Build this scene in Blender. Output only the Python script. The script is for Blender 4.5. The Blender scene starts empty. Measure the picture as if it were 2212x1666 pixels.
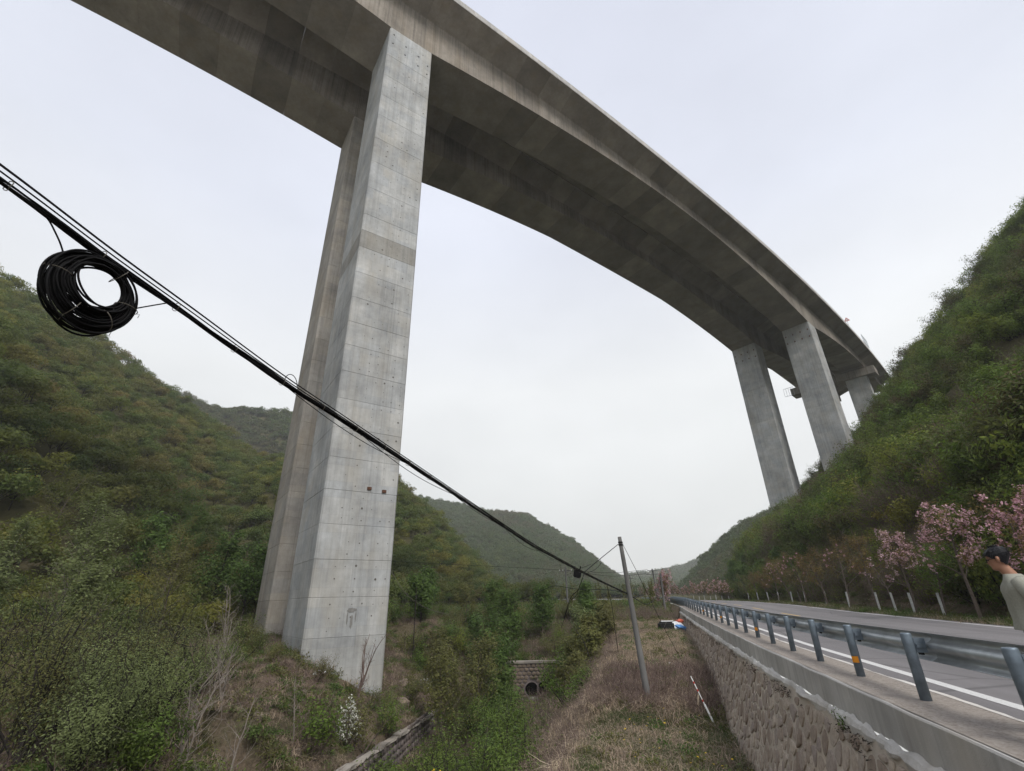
import bpy, bmesh, math, random
import numpy as np
from mathutils import Vector, Matrix

# ------------------------------------------------------------------ camera, sky, sun, exposure
scene = bpy.context.scene
COL = scene.collection
R = math.radians
CAM = Vector((0.0, 0.0, 1.25))          # x = right of the road, y = along the road, z = up, road surface at 0
YAW, PITCH, ROLL = R(14.3), R(24.6), R(-1.424)

cam_data = bpy.data.cameras.new("camera")
cam_data.sensor_width = 36.0
cam_data.lens = 36.0 * 1015.0 / 2212.0
cam_data.clip_start = 0.05
cam_data.clip_end = 6000.0
cam = bpy.data.objects.new("camera", cam_data)
COL.objects.link(cam)
_f = Vector((0, math.cos(PITCH), math.sin(PITCH)))
_u = Vector((0, -math.sin(PITCH), math.cos(PITCH)))
_r = Vector((1, 0, 0))
_r2 = _r * math.cos(ROLL) + _u * math.sin(ROLL)
_u2 = -_r * math.sin(ROLL) + _u * math.cos(ROLL)
_m = Matrix((_r2, _u2, -_f)).transposed()
cam.matrix_world = Matrix.Translation(CAM) @ (Matrix.Rotation(YAW, 3, 'Z') @ _m).to_4x4()
scene.camera = cam

SUN_AZ, SUN_EL = R(132.0), R(50.0)      # azimuth clockwise from +y
world = bpy.data.worlds.new("World")
scene.world = world
world.use_nodes = True
nt = world.node_tree
for n in list(nt.nodes):
    nt.nodes.remove(n)
def N(tree, kind, **kw):
    n = tree.nodes.new(kind)
    for k, v in kw.items():
        setattr(n, k, v)
    return n
out = N(nt, 'ShaderNodeOutputWorld')
bg = N(nt, 'ShaderNodeBackground')
bg.inputs['Strength'].default_value = 0.074
sky = N(nt, 'ShaderNodeTexSky', sky_type='NISHITA', sun_disc=False)
sky.sun_elevation = SUN_EL
sky.sun_rotation = SUN_AZ
sky.air_density = 1.0
sky.dust_density = 4.0
tc = N(nt, 'ShaderNodeTexCoord')
sep = N(nt, 'ShaderNodeSeparateXYZ')
nt.links.new(tc.outputs['Generated'], sep.inputs[0])
ramp = N(nt, 'ShaderNodeValToRGB')      # overcast veil: pale grey at the horizon, lavender white higher up
e = ramp.color_ramp.elements
e[0].position, e[0].color = 0.0, (0.68, 0.685, 0.67, 1)
e[1].position, e[1].color = 1.0, (0.66, 0.69, 0.80, 1)
for p, c in ((0.18, (0.73, 0.74, 0.735, 1)), (0.40, (0.82, 0.835, 0.845, 1)), (0.65, (0.71, 0.74, 0.825, 1))):
    el = e.new(p)
    el.color = c
nt.links.new(sep.outputs['Z'], ramp.inputs[0])
mp = N(nt, 'ShaderNodeMapping')
mp.inputs['Scale'].default_value = (1.1, 1.1, 2.4)
nt.links.new(tc.outputs['Generated'], mp.inputs[0])
noi = N(nt, 'ShaderNodeTexNoise')
noi.inputs['Scale'].default_value = 1.25
noi.inputs['Detail'].default_value = 5.0
noi.inputs['Roughness'].default_value = 0.5
nt.links.new(mp.outputs[0], noi.inputs['Vector'])
cr = N(nt, 'ShaderNodeMapRange')
cr.inputs['From Min'].default_value, cr.inputs['From Max'].default_value = 0.3, 0.7
cr.inputs['To Min'].default_value, cr.inputs['To Max'].default_value = 8.35, 10.2
nt.links.new(noi.outputs['Fac'], cr.inputs['Value'])
mul = N(nt, 'ShaderNodeVectorMath', operation='SCALE')
nt.links.new(ramp.outputs['Color'], mul.inputs[0])
nt.links.new(cr.outputs[0], mul.inputs['Scale'])
mix = N(nt, 'ShaderNodeMixRGB')
mix.inputs['Fac'].default_value = 0.93
nt.links.new(sky.outputs['Color'], mix.inputs['Color1'])
nt.links.new(mul.outputs[0], mix.inputs['Color2'])
nt.links.new(mix.outputs[0], bg.inputs['Color'])
nt.links.new(bg.outputs[0], out.inputs['Surface'])

sun_data = bpy.data.lights.new("sun", 'SUN')
sun_data.energy = 1.5
sun_data.angle = R(22)
sun_data.color = (1.0, 0.96, 0.9)
sun = bpy.data.objects.new("sun", sun_data)
COL.objects.link(sun)
sd = Vector((math.sin(SUN_AZ) * math.cos(SUN_EL), math.cos(SUN_AZ) * math.cos(SUN_EL), math.sin(SUN_EL)))
sun.rotation_euler = (-sd).to_track_quat('-Z', 'Y').to_euler()
sun.location = sd * 80

vs = scene.view_settings
vs.view_transform = 'Standard'
vs.look = 'None'
vs.exposure = 0.8
vs.gamma = 1.0
vs.use_curve_mapping = False
cy = scene.cycles
cy.max_bounces = 5
cy.diffuse_bounces = 3
cy.glossy_bounces = 2
cy.transmission_bounces = 3
cy.transparent_max_bounces = 4
cy.volume_bounces = 1
cy.use_denoising = True
cy.caustics_reflective = False
cy.caustics_refractive = False

rng = np.random.default_rng(7)
random.seed(7)

# ------------------------------------------------------------------ small helpers
def tag(o, label=None, cat=None, group=None, kind=None):
    if label: o['label'] = label
    if cat: o['category'] = cat
    if group: o['group'] = group
    if kind: o['kind'] = kind
    return o

def link(name, me, parent=None):
    o = bpy.data.objects.new(name, me)
    COL.objects.link(o)
    if parent: o.parent = parent
    return o

def empty(name, loc=(0, 0, 0), rz=0.0):
    o = bpy.data.objects.new(name, None)
    o.empty_display_size = 0.2
    o.location = loc
    o.rotation_euler = (0, 0, rz)
    COL.objects.link(o)
    return o

def copy_tree(o, parent=None):
    c = o.copy()
    COL.objects.link(c)
    if parent is not None:
        c.parent = parent
    for ch in list(o.children):
        copy_tree(ch, c)
    return c

class MB:
    """collects verts and faces for ONE mesh object"""
    def __init__(s):
        s.v, s.f, s.m, s.t, s.n = [], [], [], [], 0
    def add(s, v, f, mat=0, tint=None):
        v = np.asarray(v, float).reshape(-1, 3)
        s.v.append(v)
        if isinstance(f, np.ndarray):
            s.f.extend((f + s.n).tolist()); k = len(f)
        else:
            s.f.extend([[i + s.n for i in q] for q in f]); k = len(f)
        s.m.extend([mat] * k)
        if tint is None: s.t.extend([0.5] * k)
        else: s.t.extend(np.broadcast_to(np.asarray(tint, float), (k,)).tolist())
        s.n += len(v)
    def box(s, c, d, rot=None, mat=0, tint=None):
        x, y, z = d[0] / 2, d[1] / 2, d[2] / 2
        v = np.array([(-x, -y, -z), (x, -y, -z), (x, y, -z), (-x, y, -z), (-x, -y, z), (x, -y, z), (x, y, z), (-x, y, z)])
        if rot is not None:
            v = v @ np.array(rot).T
        s.add(v + np.array(c), [(3, 2, 1, 0), (4, 5, 6, 7), (0, 1, 5, 4), (1, 2, 6, 5), (2, 3, 7, 6), (3, 0, 4, 7)], mat, tint)
    def tube(s, pts, rad, n=6, mat=0, closed=False, caps=True, tint=None):
        P = np.asarray(pts, float)
        m = len(P)
        r = np.broadcast_to(np.asarray(rad, float), (m,))
        T = np.gradient(P, axis=0) if not closed else np.roll(P, -1, 0) - np.roll(P, 1, 0)
        T /= np.linalg.norm(T, axis=1, keepdims=True) + 1e-12
        up = np.array([0, 0, 1.0]) if abs(T[0, 2]) < 0.9 else np.array([1.0, 0, 0])
        A = np.cross(T, up); A /= np.linalg.norm(A, axis=1, keepdims=True) + 1e-9
        bad = np.linalg.norm(np.cross(T, up), axis=1) < 0.05
        for i in np.where(bad)[0]:
            A[i] = A[i - 1] if i else np.array([1.0, 0, 0])
        for i in range(1, m):
            if A[i] @ A[i - 1] < 0: A[i] = -A[i]
        B = np.cross(T, A)
        a = np.linspace(0, 2 * np.pi, n, endpoint=False)
        V = P[:, None] + r[:, None, None] * (np.cos(a)[None, :, None] * A[:, None] + np.sin(a)[None, :, None] * B[:, None])
        f = []
        mm = m if closed else m - 1
        for i in range(mm):
            j = (i + 1) % m
            for k in range(n):
                l = (k + 1) % n
                f.append((i * n + k, i * n + l, j * n + l, j * n + k))
        if caps and not closed:
            f.append(tuple(range(n))[::-1]); f.append(tuple(range((m - 1) * n, m * n)))
        s.add(V.reshape(-1, 3), f, mat, tint)
    def loft(s, rings, mat=0, caps=True, tint=None):
        m, n = len(rings), len(rings[0])
        f = []
        for i in range(m - 1):
            for k in range(n):
                l = (k + 1) % n
                f.append((i * n + k, i * n + l, (i + 1) * n + l, (i + 1) * n + k))
        if caps:
            f.append(tuple(range(n))[::-1]); f.append(tuple(range((m - 1) * n, m * n)))
        s.add(np.array(rings).reshape(-1, 3), f, mat, tint)
    def leaves(s, C, L, W, g, mat=1, up=0.35, tint=None, nrm=None):
        """small pointed leaf blades, two triangles each"""
        C = np.asarray(C, float); k = len(C)
        if k == 0: return
        a = g.normal(size=(k, 3)); a[:, 2] = a[:, 2] * 0.6
        if nrm is not None: a = a - nrm * (a * nrm).sum(1, keepdims=True) * 0.7
        a /= np.linalg.norm(a, axis=1, keepdims=True)
        nn = g.normal(size=(k, 3)); nn[:, 2] = np.abs(nn[:, 2]) + up
        if nrm is not None: nn = nrm + g.normal(size=(k, 3)) * 0.45; nn[:, 2] += 0.15
        b = np.cross(a, nn); b /= np.linalg.norm(b, axis=1, keepdims=True) + 1e-9
        l = (L * g.uniform(0.6, 1.3, k))[:, None]; w = (W * g.uniform(0.6, 1.3, k))[:, None]
        V = np.stack([C - a * l * 0.5, C + b * w * 0.5, C + a * l * 0.5, C - b * w * 0.5], 1).reshape(-1, 3)
        F = np.arange(4 * k).reshape(k, 4)
        s.add(V, F, mat, g.uniform(0, 1, k) if tint is None else tint)
    def build(s, name, mats, parent=None, smooth=False):
        me = s.mesh(name, mats, smooth)
        return link(name, me, parent)
    def mesh(s, name, mats, smooth=False):
        me = bpy.data.meshes.new(name)
        V = np.concatenate(s.v) if s.v else np.zeros((0, 3))
        me.from_pydata(V.tolist(), [], s.f)
        if not isinstance(mats, (list, tuple)): mats = [mats]
        for m in mats: me.materials.append(m)
        if len(mats) > 1: me.polygons.foreach_set('material_index', np.array(s.m, dtype=np.int32))
        at = me.attributes.new('tint', 'FLOAT', 'FACE')
        at.data.foreach_set('value', np.array(s.t, dtype=np.float32))
        if smooth is True:
            me.polygons.foreach_set('use_smooth', np.ones(len(me.polygons), dtype=bool))
        me.update()
        return me

def smoothstep(a, b, x):
    t = np.clip((x - a) / (b - a), 0, 1)
    return t * t * (3 - 2 * t)

_perm = np.random.default_rng(3).uniform(-1, 1, (256, 256))
def vnoise(x, y):
    x = np.asarray(x, float); y = np.asarray(y, float)
    xi = np.floor(x).astype(int); yi = np.floor(y).astype(int)
    fx = x - xi; fy = y - yi
    fx = fx * fx * (3 - 2 * fx); fy = fy * fy * (3 - 2 * fy)
    g = lambda a, b: _perm[a & 255, b & 255]
    return (g(xi, yi) * (1 - fx) + g(xi + 1, yi) * fx) * (1 - fy) + (g(xi, yi + 1) * (1 - fx) + g(xi + 1, yi + 1) * fx) * fy
def fbm(x, y, o=4):
    r, a = 0, 0.5
    for i in range(o):
        r = r + a * vnoise(x * 2 ** i + 17.3 * i, y * 2 ** i + 9.1 * i); a *= 0.5
    return r

# ------------------------------------------------------------------ materials
def new_mat(name):
    m = bpy.data.materials.new(name); m.use_nodes = True
    t = m.node_tree
    b = t.nodes['Principled BSDF']
    return m, t, b
def L(t, a, b): t.links.new(a, b)
def noise(t, scale, detail=4, rough=0.55, vec=None, dist=0.0):
    n = N(t, 'ShaderNodeTexNoise'); n.inputs['Scale'].default_value = scale
    n.inputs['Detail'].default_value = detail; n.inputs['Roughness'].default_value = rough
    n.inputs['Distortion'].default_value = dist
    if vec is not None: L(t, vec, n.inputs['Vector'])
    return n.outputs['Fac']
def ramp_(t, fac, stops, interp='LINEAR'):
    r = N(t, 'ShaderNodeValToRGB'); r.color_ramp.interpolation = interp
    es = r.color_ramp.elements
    es[0].position, es[0].color = stops[0][0], (*stops[0][1], 1)
    es[1].position, es[1].color = stops[-1][0], (*stops[-1][1], 1)
    for p, c in stops[1:-1]:
        q = es.new(p); q.color = (*c, 1)
    L(t, fac, r.inputs[0]); return r.outputs[0]
def mapr(t, fac, a, b, c, d):
    r = N(t, 'ShaderNodeMapRange')
    for k, v in zip(('From Min', 'From Max', 'To Min', 'To Max'), (a, b, c, d)): r.inputs[k].default_value = v
    L(t, fac, r.inputs['Value']); return r.outputs[0]
def mixc(t, fac, a, b, mode='MIX'):
    m = N(t, 'ShaderNodeMixRGB', blend_type=mode)
    for s_, v in ((m.inputs['Fac'], fac), (m.inputs['Color1'], a), (m.inputs['Color2'], b)):
        if hasattr(v, 'is_linked') or hasattr(v, 'links'): L(t, v, s_)
        elif isinstance(v, (int, float)): s_.default_value = v
        else: s_.default_value = (*v, 1)
    return m.outputs[0]
def pos(t, scale=(1, 1, 1), obj=False):
    if obj:
        g = N(t, 'ShaderNodeTexCoord').outputs['Object']
    else:
        g = N(t, 'ShaderNodeNewGeometry').outputs['Position']
    m = N(t, 'ShaderNodeMapping'); m.inputs['Scale'].default_value = scale
    L(t, g, m.inputs[0]); return m.outputs[0]
def bump(t, b, h, strength=0.3, dist=0.02):
    n = N(t, 'ShaderNodeBump'); n.inputs['Strength'].default_value = strength; n.inputs['Distance'].default_value = dist
    L(t, h, n.inputs['Height']); L(t, n.outputs[0], b.inputs['Normal'])
def math_(t, op, a, b=0.5):
    m = N(t, 'ShaderNodeMath', operation=op)
    for i, v in enumerate((a, b)):
        if isinstance(v, (int, float)): m.inputs[i].default_value = v
        else: L(t, v, m.inputs[i])
    return m.outputs[0]

def mat_plain(name, col, rough=0.6, metal=0.0, var=0.15, scale=8.0, spec=0.3):
    m, t, b = new_mat(name)
    n = noise(t, scale, 4, 0.6, pos(t, obj=True))
    k = mapr(t, n, 0.25, 0.75, 1 - var, 1 + var)
    v = N(t, 'ShaderNodeVectorMath', operation='SCALE'); v.inputs[0].default_value = col; L(t, k, v.inputs['Scale'])
    L(t, v.outputs[0], b.inputs['Base Color'])
    b.inputs['Roughness'].default_value = rough; b.inputs['Metallic'].default_value = metal
    b.inputs['Specular IOR Level'].default_value = spec
    return m

def mat_concrete(name, col, streak=0.35, objvar=0.10, blotch=0.22, rust=0.0, fine=60, bstr=0.15, panels=False):
    m, t, b = new_mat(name)
    p = pos(t)
    big = mapr(t, noise(t, 0.35, 5, 0.6, p), 0.3, 0.7, 1 - blotch, 1 + blotch * 0.6)
    mid = mapr(t, noise(t, 2.6, 4, 0.65, p), 0.3, 0.7, 0.9, 1.07)
    fin = mapr(t, noise(t, fine, 3, 0.6, p), 0.3, 0.7, 0.95, 1.05)
    nz = N(t, 'ShaderNodeSeparateXYZ'); L(t, N(t, 'ShaderNodeNewGeometry').outputs['True Normal'], nz.inputs[0])
    side = math_(t, 'SUBTRACT', 1.0, math_(t, 'ABSOLUTE', nz.outputs[2]))
    st = math_(t, 'SUBTRACT', 1.0, math_(t, 'MULTIPLY', side, mapr(t, noise(t, 1.0, 5, 0.7, pos(t, (3.6, 3.6, 0.06))), 0.45, 0.70, 0.0, streak)))
    oi = N(t, 'ShaderNodeObjectInfo').outputs['Random']
    ov = mapr(t, oi, 0, 1, 1 - objvar, 1 + objvar)
    k = math_(t, 'MULTIPLY', math_(t, 'MULTIPLY', big, mid), math_(t, 'MULTIPLY', math_(t, 'MULTIPLY', fin, st), ov))
    v = N(t, 'ShaderNodeVectorMath', operation='SCALE'); v.inputs[0].default_value = col; L(t, k, v.inputs['Scale'])
    c = v.outputs[0]
    warm = mapr(t, noise(t, 0.5, 4, 0.6, pos(t, (1, 1, 0.35))), 0.5, 0.75, 0, 0.55)
    c = mixc(t, warm, c, (col[0] * 0.86, col[1] * 0.78, col[2] * 0.66))
    if rust > 0:
        rs = mapr(t, noise(t, 0.9, 5, 0.75, pos(t, (1.6, 1.6, 0.25))), 0.66, 0.8, 0, rust)
        c = mixc(t, rs, c, (0.16, 0.10, 0.06))
    if panels:                                            # faint formwork panel tone and lines along the bridge axis
        mp_ = N(t, 'ShaderNodeMapping'); mp_.inputs['Rotation'].default_value = (0, 0, math.radians(40.5 - 90)); L(t, pos(t), mp_.inputs[0])
        sx_ = N(t, 'ShaderNodeSeparateXYZ'); L(t, mp_.outputs[0], sx_.inputs[0])
        cb = N(t, 'ShaderNodeCombineXYZ'); L(t, math_(t, 'ADD', sx_.outputs[0], sx_.outputs[1]), cb.inputs[0]); L(t, sx_.outputs[2], cb.inputs[1])
        br = N(t, 'ShaderNodeTexBrick'); L(t, cb.outputs[0], br.inputs['Vector'])
        br.offset = 0.5; br.inputs['Scale'].default_value = 1.0; br.inputs['Brick Width'].default_value = 1.3; br.inputs['Row Height'].default_value = 1.13; br.inputs['Mortar Size'].default_value = 0.012; br.inputs['Mortar Smooth'].default_value = 0.6
        br.inputs['Color1'].default_value = (0.90, 0.92, 0.95, 1); br.inputs['Color2'].default_value = (1.07, 1.05, 1.02, 1); br.inputs['Mortar'].default_value = (0.84, 0.82, 0.80, 1)
        c = mixc(t, 0.8, c, br.outputs['Color'], 'MULTIPLY')
    L(t, c, b.inputs['Base Color'])
    b.inputs['Roughness'].default_value = 0.9
    b.inputs['Specular IOR Level'].default_value = 0.15
    bump(t, b, noise(t, fine * 0.6, 5, 0.7, p), bstr, 0.02)
    return m

M = {}
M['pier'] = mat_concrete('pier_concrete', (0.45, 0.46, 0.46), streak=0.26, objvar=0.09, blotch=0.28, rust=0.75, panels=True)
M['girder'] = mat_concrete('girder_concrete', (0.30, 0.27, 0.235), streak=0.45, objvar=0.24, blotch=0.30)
M['coping'] = mat_concrete('coping_concrete', (0.52, 0.51, 0.49), streak=0.3, objvar=0.06, blotch=0.3, fine=120, bstr=0.4)
M['mortar'] = mat_concrete('mortar', (0.56, 0.495, 0.42), streak=0.2, objvar=0.0, blotch=0.3, fine=90, bstr=0.6)
M['white_mortar'] = mat_concrete('pale_mortar', (0.68, 0.66, 0.63), streak=0.2, objvar=0.05, blotch=0.35, fine=40, bstr=0.9)
M['dark'] = mat_plain('dark_recess', (0.012, 0.012, 0.012), 0.9)
M['rustbox'] = mat_plain('rusty_steel', (0.10, 0.045, 0.025), 0.8)
M['galv'] = mat_plain('galvanised_steel', (0.42, 0.455, 0.48), 0.42, 0.45, 0.25, 3)
M['post'] = mat_plain('grey_post_steel', (0.17, 0.21, 0.25), 0.45, 0.3, 0.34, 7)
M['orange'] = mat_plain('orange_reflector', (0.75, 0.28, 0.02), 0.4)
M['black'] = mat_plain('black_cable_plastic', (0.006, 0.006, 0.007), 0.65, 0, 0.2, 10, 0.12)
M['tiehole'] = mat_plain('tie_hole_grout', (0.13, 0.12, 0.11), 0.9)
M['tie'] = mat_plain('pale_tie_wire', (0.13, 0.12, 0.10), 0.6)
M['white'] = mat_plain('white_paint', (0.72, 0.73, 0.72), 0.6, 0, 0.1, 14)
M['red'] = mat_plain('red_paint', (0.5, 0.05, 0.04), 0.5, 0, 0.1, 14)
M['pole'] = mat_concrete('pole_concrete', (0.16, 0.16, 0.158), streak=0.25, objvar=0.1, fine=90)

def mat_asphalt():
    m, t, b = new_mat('asphalt')
    p = pos(t)
    a = noise(t, 180, 3, 0.6, p); g = noise(t, 0.5, 4, 0.6, p); w = noise(t, 0.6, 4, 0.6, pos(t, (1.6, 0.08, 1)))
    c = ramp_(t, a, [(0.3, (0.11, 0.104, 0.107)), (0.7, (0.25, 0.238, 0.242))])
    c = mixc(t, mapr(t, g, 0.3, 0.7, 0, 0.35), c, (0.23, 0.218, 0.222))
    c = mixc(t, mapr(t, w, 0.45, 0.7, 0, 0.5), c, (0.10, 0.096, 0.10))
    sx = N(t, 'ShaderNodeSeparateXYZ'); L(t, p, sx.inputs[0])           # worn wheel tracks and a few darker repair patches
    wob = math_(t, 'ADD', math_(t, 'MULTIPLY', math_(t, 'SUBTRACT', sx.outputs[0], 5.0), 3.4907), math_(t, 'MULTIPLY', noise(t, 0.15, 2, 0.5, p), 1.2))
    tr = mapr(t, math_(t, 'COSINE', wob), 0.2, 1.0, 0.0, 0.32)
    c = mixc(t, tr, c, (0.105, 0.10, 0.103))
    pt = mapr(t, noise(t, 0.33, 2, 0.4, pos(t, (1, .45, 1))), 0.66, 0.675, 0, 0.45)
    c = mixc(t, pt, c, (0.085, 0.082, 0.084))
    vo = N(t, 'ShaderNodeTexVoronoi', feature='DISTANCE_TO_EDGE'); vo.inputs['Scale'].default_value = 0.32
    L(t, mixc(t, 0.12, p, N(t, 'ShaderNodeTexNoise').outputs['Color']), vo.inputs['Vector'])
    c = mixc(t, mapr(t, vo.outputs['Distance'], 0.0, 0.012, 0.55, 0.0), c, (0.05, 0.05, 0.05))
    L(t, c, b.inputs['Base Color']); b.inputs['Roughness'].default_value = 0.85
    bump(t, b, a, 0.3, 0.01)
    return m
M['asphalt'] = mat_asphalt()
def mat_shoulder():
    m, t, b = new_mat('gritty_shoulder_concrete')
    p = pos(t)
    a = noise(t, 24, 6, 0.8, p); g = noise(t, 1.3, 4, 0.6, p)
    c = ramp_(t, a, [(0.33, (0.15, 0.125, 0.105)), (0.5, (0.30, 0.265, 0.235)), (0.68, (0.40, 0.37, 0.34))])
    c = mixc(t, mapr(t, g, 0.4, 0.7, 0, 0.5), c, (0.34, 0.30, 0.26))
    L(t, c, b.inputs['Base Color']); b.inputs['Roughness'].default_value = 0.95
    bump(t, b, a, 0.7, 0.02)
    return m
M['shoulder'] = mat_shoulder()
def mat_paint(name, col, wear=0.35):
    m, t, b = new_mat(name)
    a = mapr(t, noise(t, 30, 5, 0.75, pos(t)), 0.5, 0.72, 0, wear)
    L(t, mixc(t, a, col, (0.2, 0.19, 0.19)), b.inputs['Base Color']); b.inputs['Roughness'].default_value = 0.7
    return m
M['line_white'] = mat_paint('road_paint_white', (0.66, 0.66, 0.65), 0.75)
M['line_yellow'] = mat_paint('road_paint_yellow', (0.55, 0.36, 0.10), 0.6)

def mat_stone():
    m, t, b = new_mat('wall_stone')
    p = pos(t)
    oi = N(t, 'ShaderNodeObjectInfo').outputs['Random']
    at = N(t, 'ShaderNodeAttribute', attribute_name='tint').outputs['Fac']
    s = math_(t, 'FRACT', math_(t, 'ADD', oi, at), 0)
    c = ramp_(t, s, [(0.0, (0.26, 0.20, 0.155)), (0.25, (0.42, 0.35, 0.28)), (0.5, (0.33, 0.275, 0.24)), (0.75, (0.52, 0.44, 0.355)), (1.0, (0.30, 0.235, 0.185))])
    c = mixc(t, mapr(t, noise(t, 14, 5, 0.7, p), 0.4, 0.75, 0, 0.6), c, (0.12, 0.095, 0.085))
    c = mixc(t, mapr(t, noise(t, 2.0, 3, 0.7, p), 0.58, 0.75, 0, 0.5), c, (0.34, 0.32, 0.30))
    L(t, c, b.inputs['Base Color']); b.inputs['Roughness'].default_value = 0.92
    bump(t, b, noise(t, 40, 5, 0.75, p), 0.7, 0.02)
    return m
M['stone'] = mat_stone()
M['dark_stone'] = mat_concrete('dark_wall_stone', (0.17, 0.145, 0.14), streak=0.4, objvar=0.3, blotch=0.4, fine=30, bstr=0.6)
M['dull_cap'] = mat_concrete('dull_cap_stone', (0.30, 0.275, 0.245), streak=0.2, objvar=0.2, blotch=0.4, fine=30, bstr=0.6)

def mat_leaf(name, cols, pscale=0.12, posmix=0.6, trans=0.45, dark=0.3):
    """cols: ramp stops over a mix of world-position noise and per-object random"""
    m, t, b = new_mat(name)
    oi = N(t, 'ShaderNodeObjectInfo').outputs['Random']
    at = N(t, 'ShaderNodeAttribute', attribute_name='tint').outputs['Fac']
    pn = mapr(t, noise(t, pscale, 4, 0.6, pos(t)), 0.28, 0.72, 0, 1)
    f = math_(t, 'ADD', math_(t, 'MULTIPLY', pn, posmix), math_(t, 'MULTIPLY', oi, 1 - posmix))
    c = ramp_(t, f, cols)
    v = N(t, 'ShaderNodeVectorMath', operation='SCALE'); L(t, c, v.inputs[0])
    L(t, mapr(t, at, 0, 1, 1 - dark, 1 + dark), v.inputs['Scale'])
    L(t, v.outputs[0], b.inputs['Base Color'])
    b.inputs['Roughness'].default_value = 0.6
    b.inputs['Specular IOR Level'].default_value = 0.25
    tr = N(t, 'ShaderNodeBsdfTranslucent'); L(t, v.outputs[0], tr.inputs['Color'])
    mx = N(t, 'ShaderNodeMixShader'); mx.inputs[0].default_value = trans
    o = t.nodes['Material Output']
    L(t, b.outputs[0], mx.inputs[1]); L(t, tr.outputs[0], mx.inputs[2]); L(t, mx.outputs[0], o.inputs['Surface'])
    return m
OLIVE, GREEN, BROWN, YEL, VIV, SAGE = (0.105, 0.11, 0.036), (0.060, 0.105, 0.030), (0.105, 0.078, 0.048), (0.165, 0.150, 0.040), (0.075, 0.125, 0.028), (0.085, 0.105, 0.060)
M['leaf_hill'] = mat_leaf('hillside_leaves', [(0.0, (0.10, 0.072, 0.045)), (0.22, (0.12, 0.098, 0.042)), (0.40, (0.10, 0.13, 0.030)), (0.6, (0.13, 0.205, 0.034)), (0.8, (0.22, 0.245, 0.042)), (1.0, (0.23, 0.17, 0.042))], 0.07, 0.5)
M['leaf_wood'] = mat_leaf('wood_leaves', [(0.0, (0.15, 0.105, 0.05)), (0.22, (0.19, 0.155, 0.046)), (0.42, (0.13, 0.15, 0.036)), (0.58, (0.09, 0.135, 0.032)), (0.78, (0.21, 0.21, 0.042)), (1.0, (0.26, 0.21, 0.05))], 0.022, 0.62, dark=.22)
M['leaf_far'] = mat_leaf('far_wood_leaves', [(0.0, (0.12, 0.10, 0.06)), (0.3, (0.12, 0.115, 0.055)), (0.6, (0.08, 0.12, 0.04)), (1.0, (0.14, 0.165, 0.05))], 0.008, 0.7, dark=.22)
M['leaf_sage'] = mat_leaf('grey_green_leaves', [(0.0, (0.15, 0.18, 0.065)), (0.5, (0.185, 0.225, 0.09)), (1.0, (0.16, 0.20, 0.06))], 0.3, 0.6)
M['leaf_green'] = mat_leaf('fresh_green_leaves', [(0.0, (0.085, 0.15, 0.036)), (0.5, (0.105, 0.175, 0.04)), (1.0, (0.13, 0.185, 0.045))], 0.3, 0.6)
M['leaf_vivid'] = mat_leaf('bright_green_leaves', [(0.0, (0.090, 0.154, 0.031)), (0.5, (0.128, 0.192, 0.036)), (1.0, (0.154, 0.186, 0.038))], 0.5, 0.6)
M['leaf_olive'] = mat_leaf('olive_leaves', [(0.0, (0.13, 0.125, 0.05)), (0.5, (0.16, 0.165, 0.05)), (1.0, (0.145, 0.165, 0.05))], 0.3, 0.6)
M['leaf_bronze'] = mat_leaf('bronze_cherry_leaves', [(0.0, (0.22, 0.13, 0.055)), (0.5, (0.19, 0.15, 0.05)), (1.0, (0.24, 0.15, 0.07))], 0.5, 0.4)
M['pink'] = mat_leaf('pink_blossom', [(0.0, (0.58, 0.30, 0.37)), (0.5, (0.66, 0.42, 0.47)), (1.0, (0.72, 0.56, 0.57))], 0.9, 0.5, 0.3, 0.2)
M['blossom_white'] = mat_leaf('white_blossom', [(0.0, (0.66, 0.68, 0.60)), (1.0, (0.78, 0.78, 0.72))], 0.9, 0.5, 0.3, 0.12)
M['yellow_flower'] = mat_leaf('yellow_petals', [(0.0, (0.75, 0.52, 0.04)), (1.0, (0.8, 0.62, 0.06))], 0.9, 0.5, 0.2, 0.1)
M['grass'] = mat_leaf('green_grass_blades', [(0.0, (0.10, 0.13, 0.055)), (0.5, (0.13, 0.165, 0.07)), (1.0, (0.22, 0.20, 0.11))], 0.6, 0.8)
M['straw'] = mat_leaf('dry_straw', [(0.0, (0.22, 0.165, 0.12)), (0.5, (0.32, 0.25, 0.18)), (1.0, (0.42, 0.34, 0.23))], 0.6, 0.9, 0.1, 0.45)
M['bark'] = mat_plain('brown_bark', (0.13, 0.105, 0.088), 0.9, 0, 0.35, 12)
M['bark_pale'] = mat_plain('pale_twig_bark', (0.235, 0.205, 0.18), 0.9, 0, 0.3, 12)
M['bark_dark'] = mat_plain('dark_bark', (0.030, 0.025, 0.022), 0.9, 0, 0.3, 12)
M['bark_red'] = mat_plain('reddish_twig_bark', (0.165, 0.12, 0.105), 0.9, 0, 0.3, 12)

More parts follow.
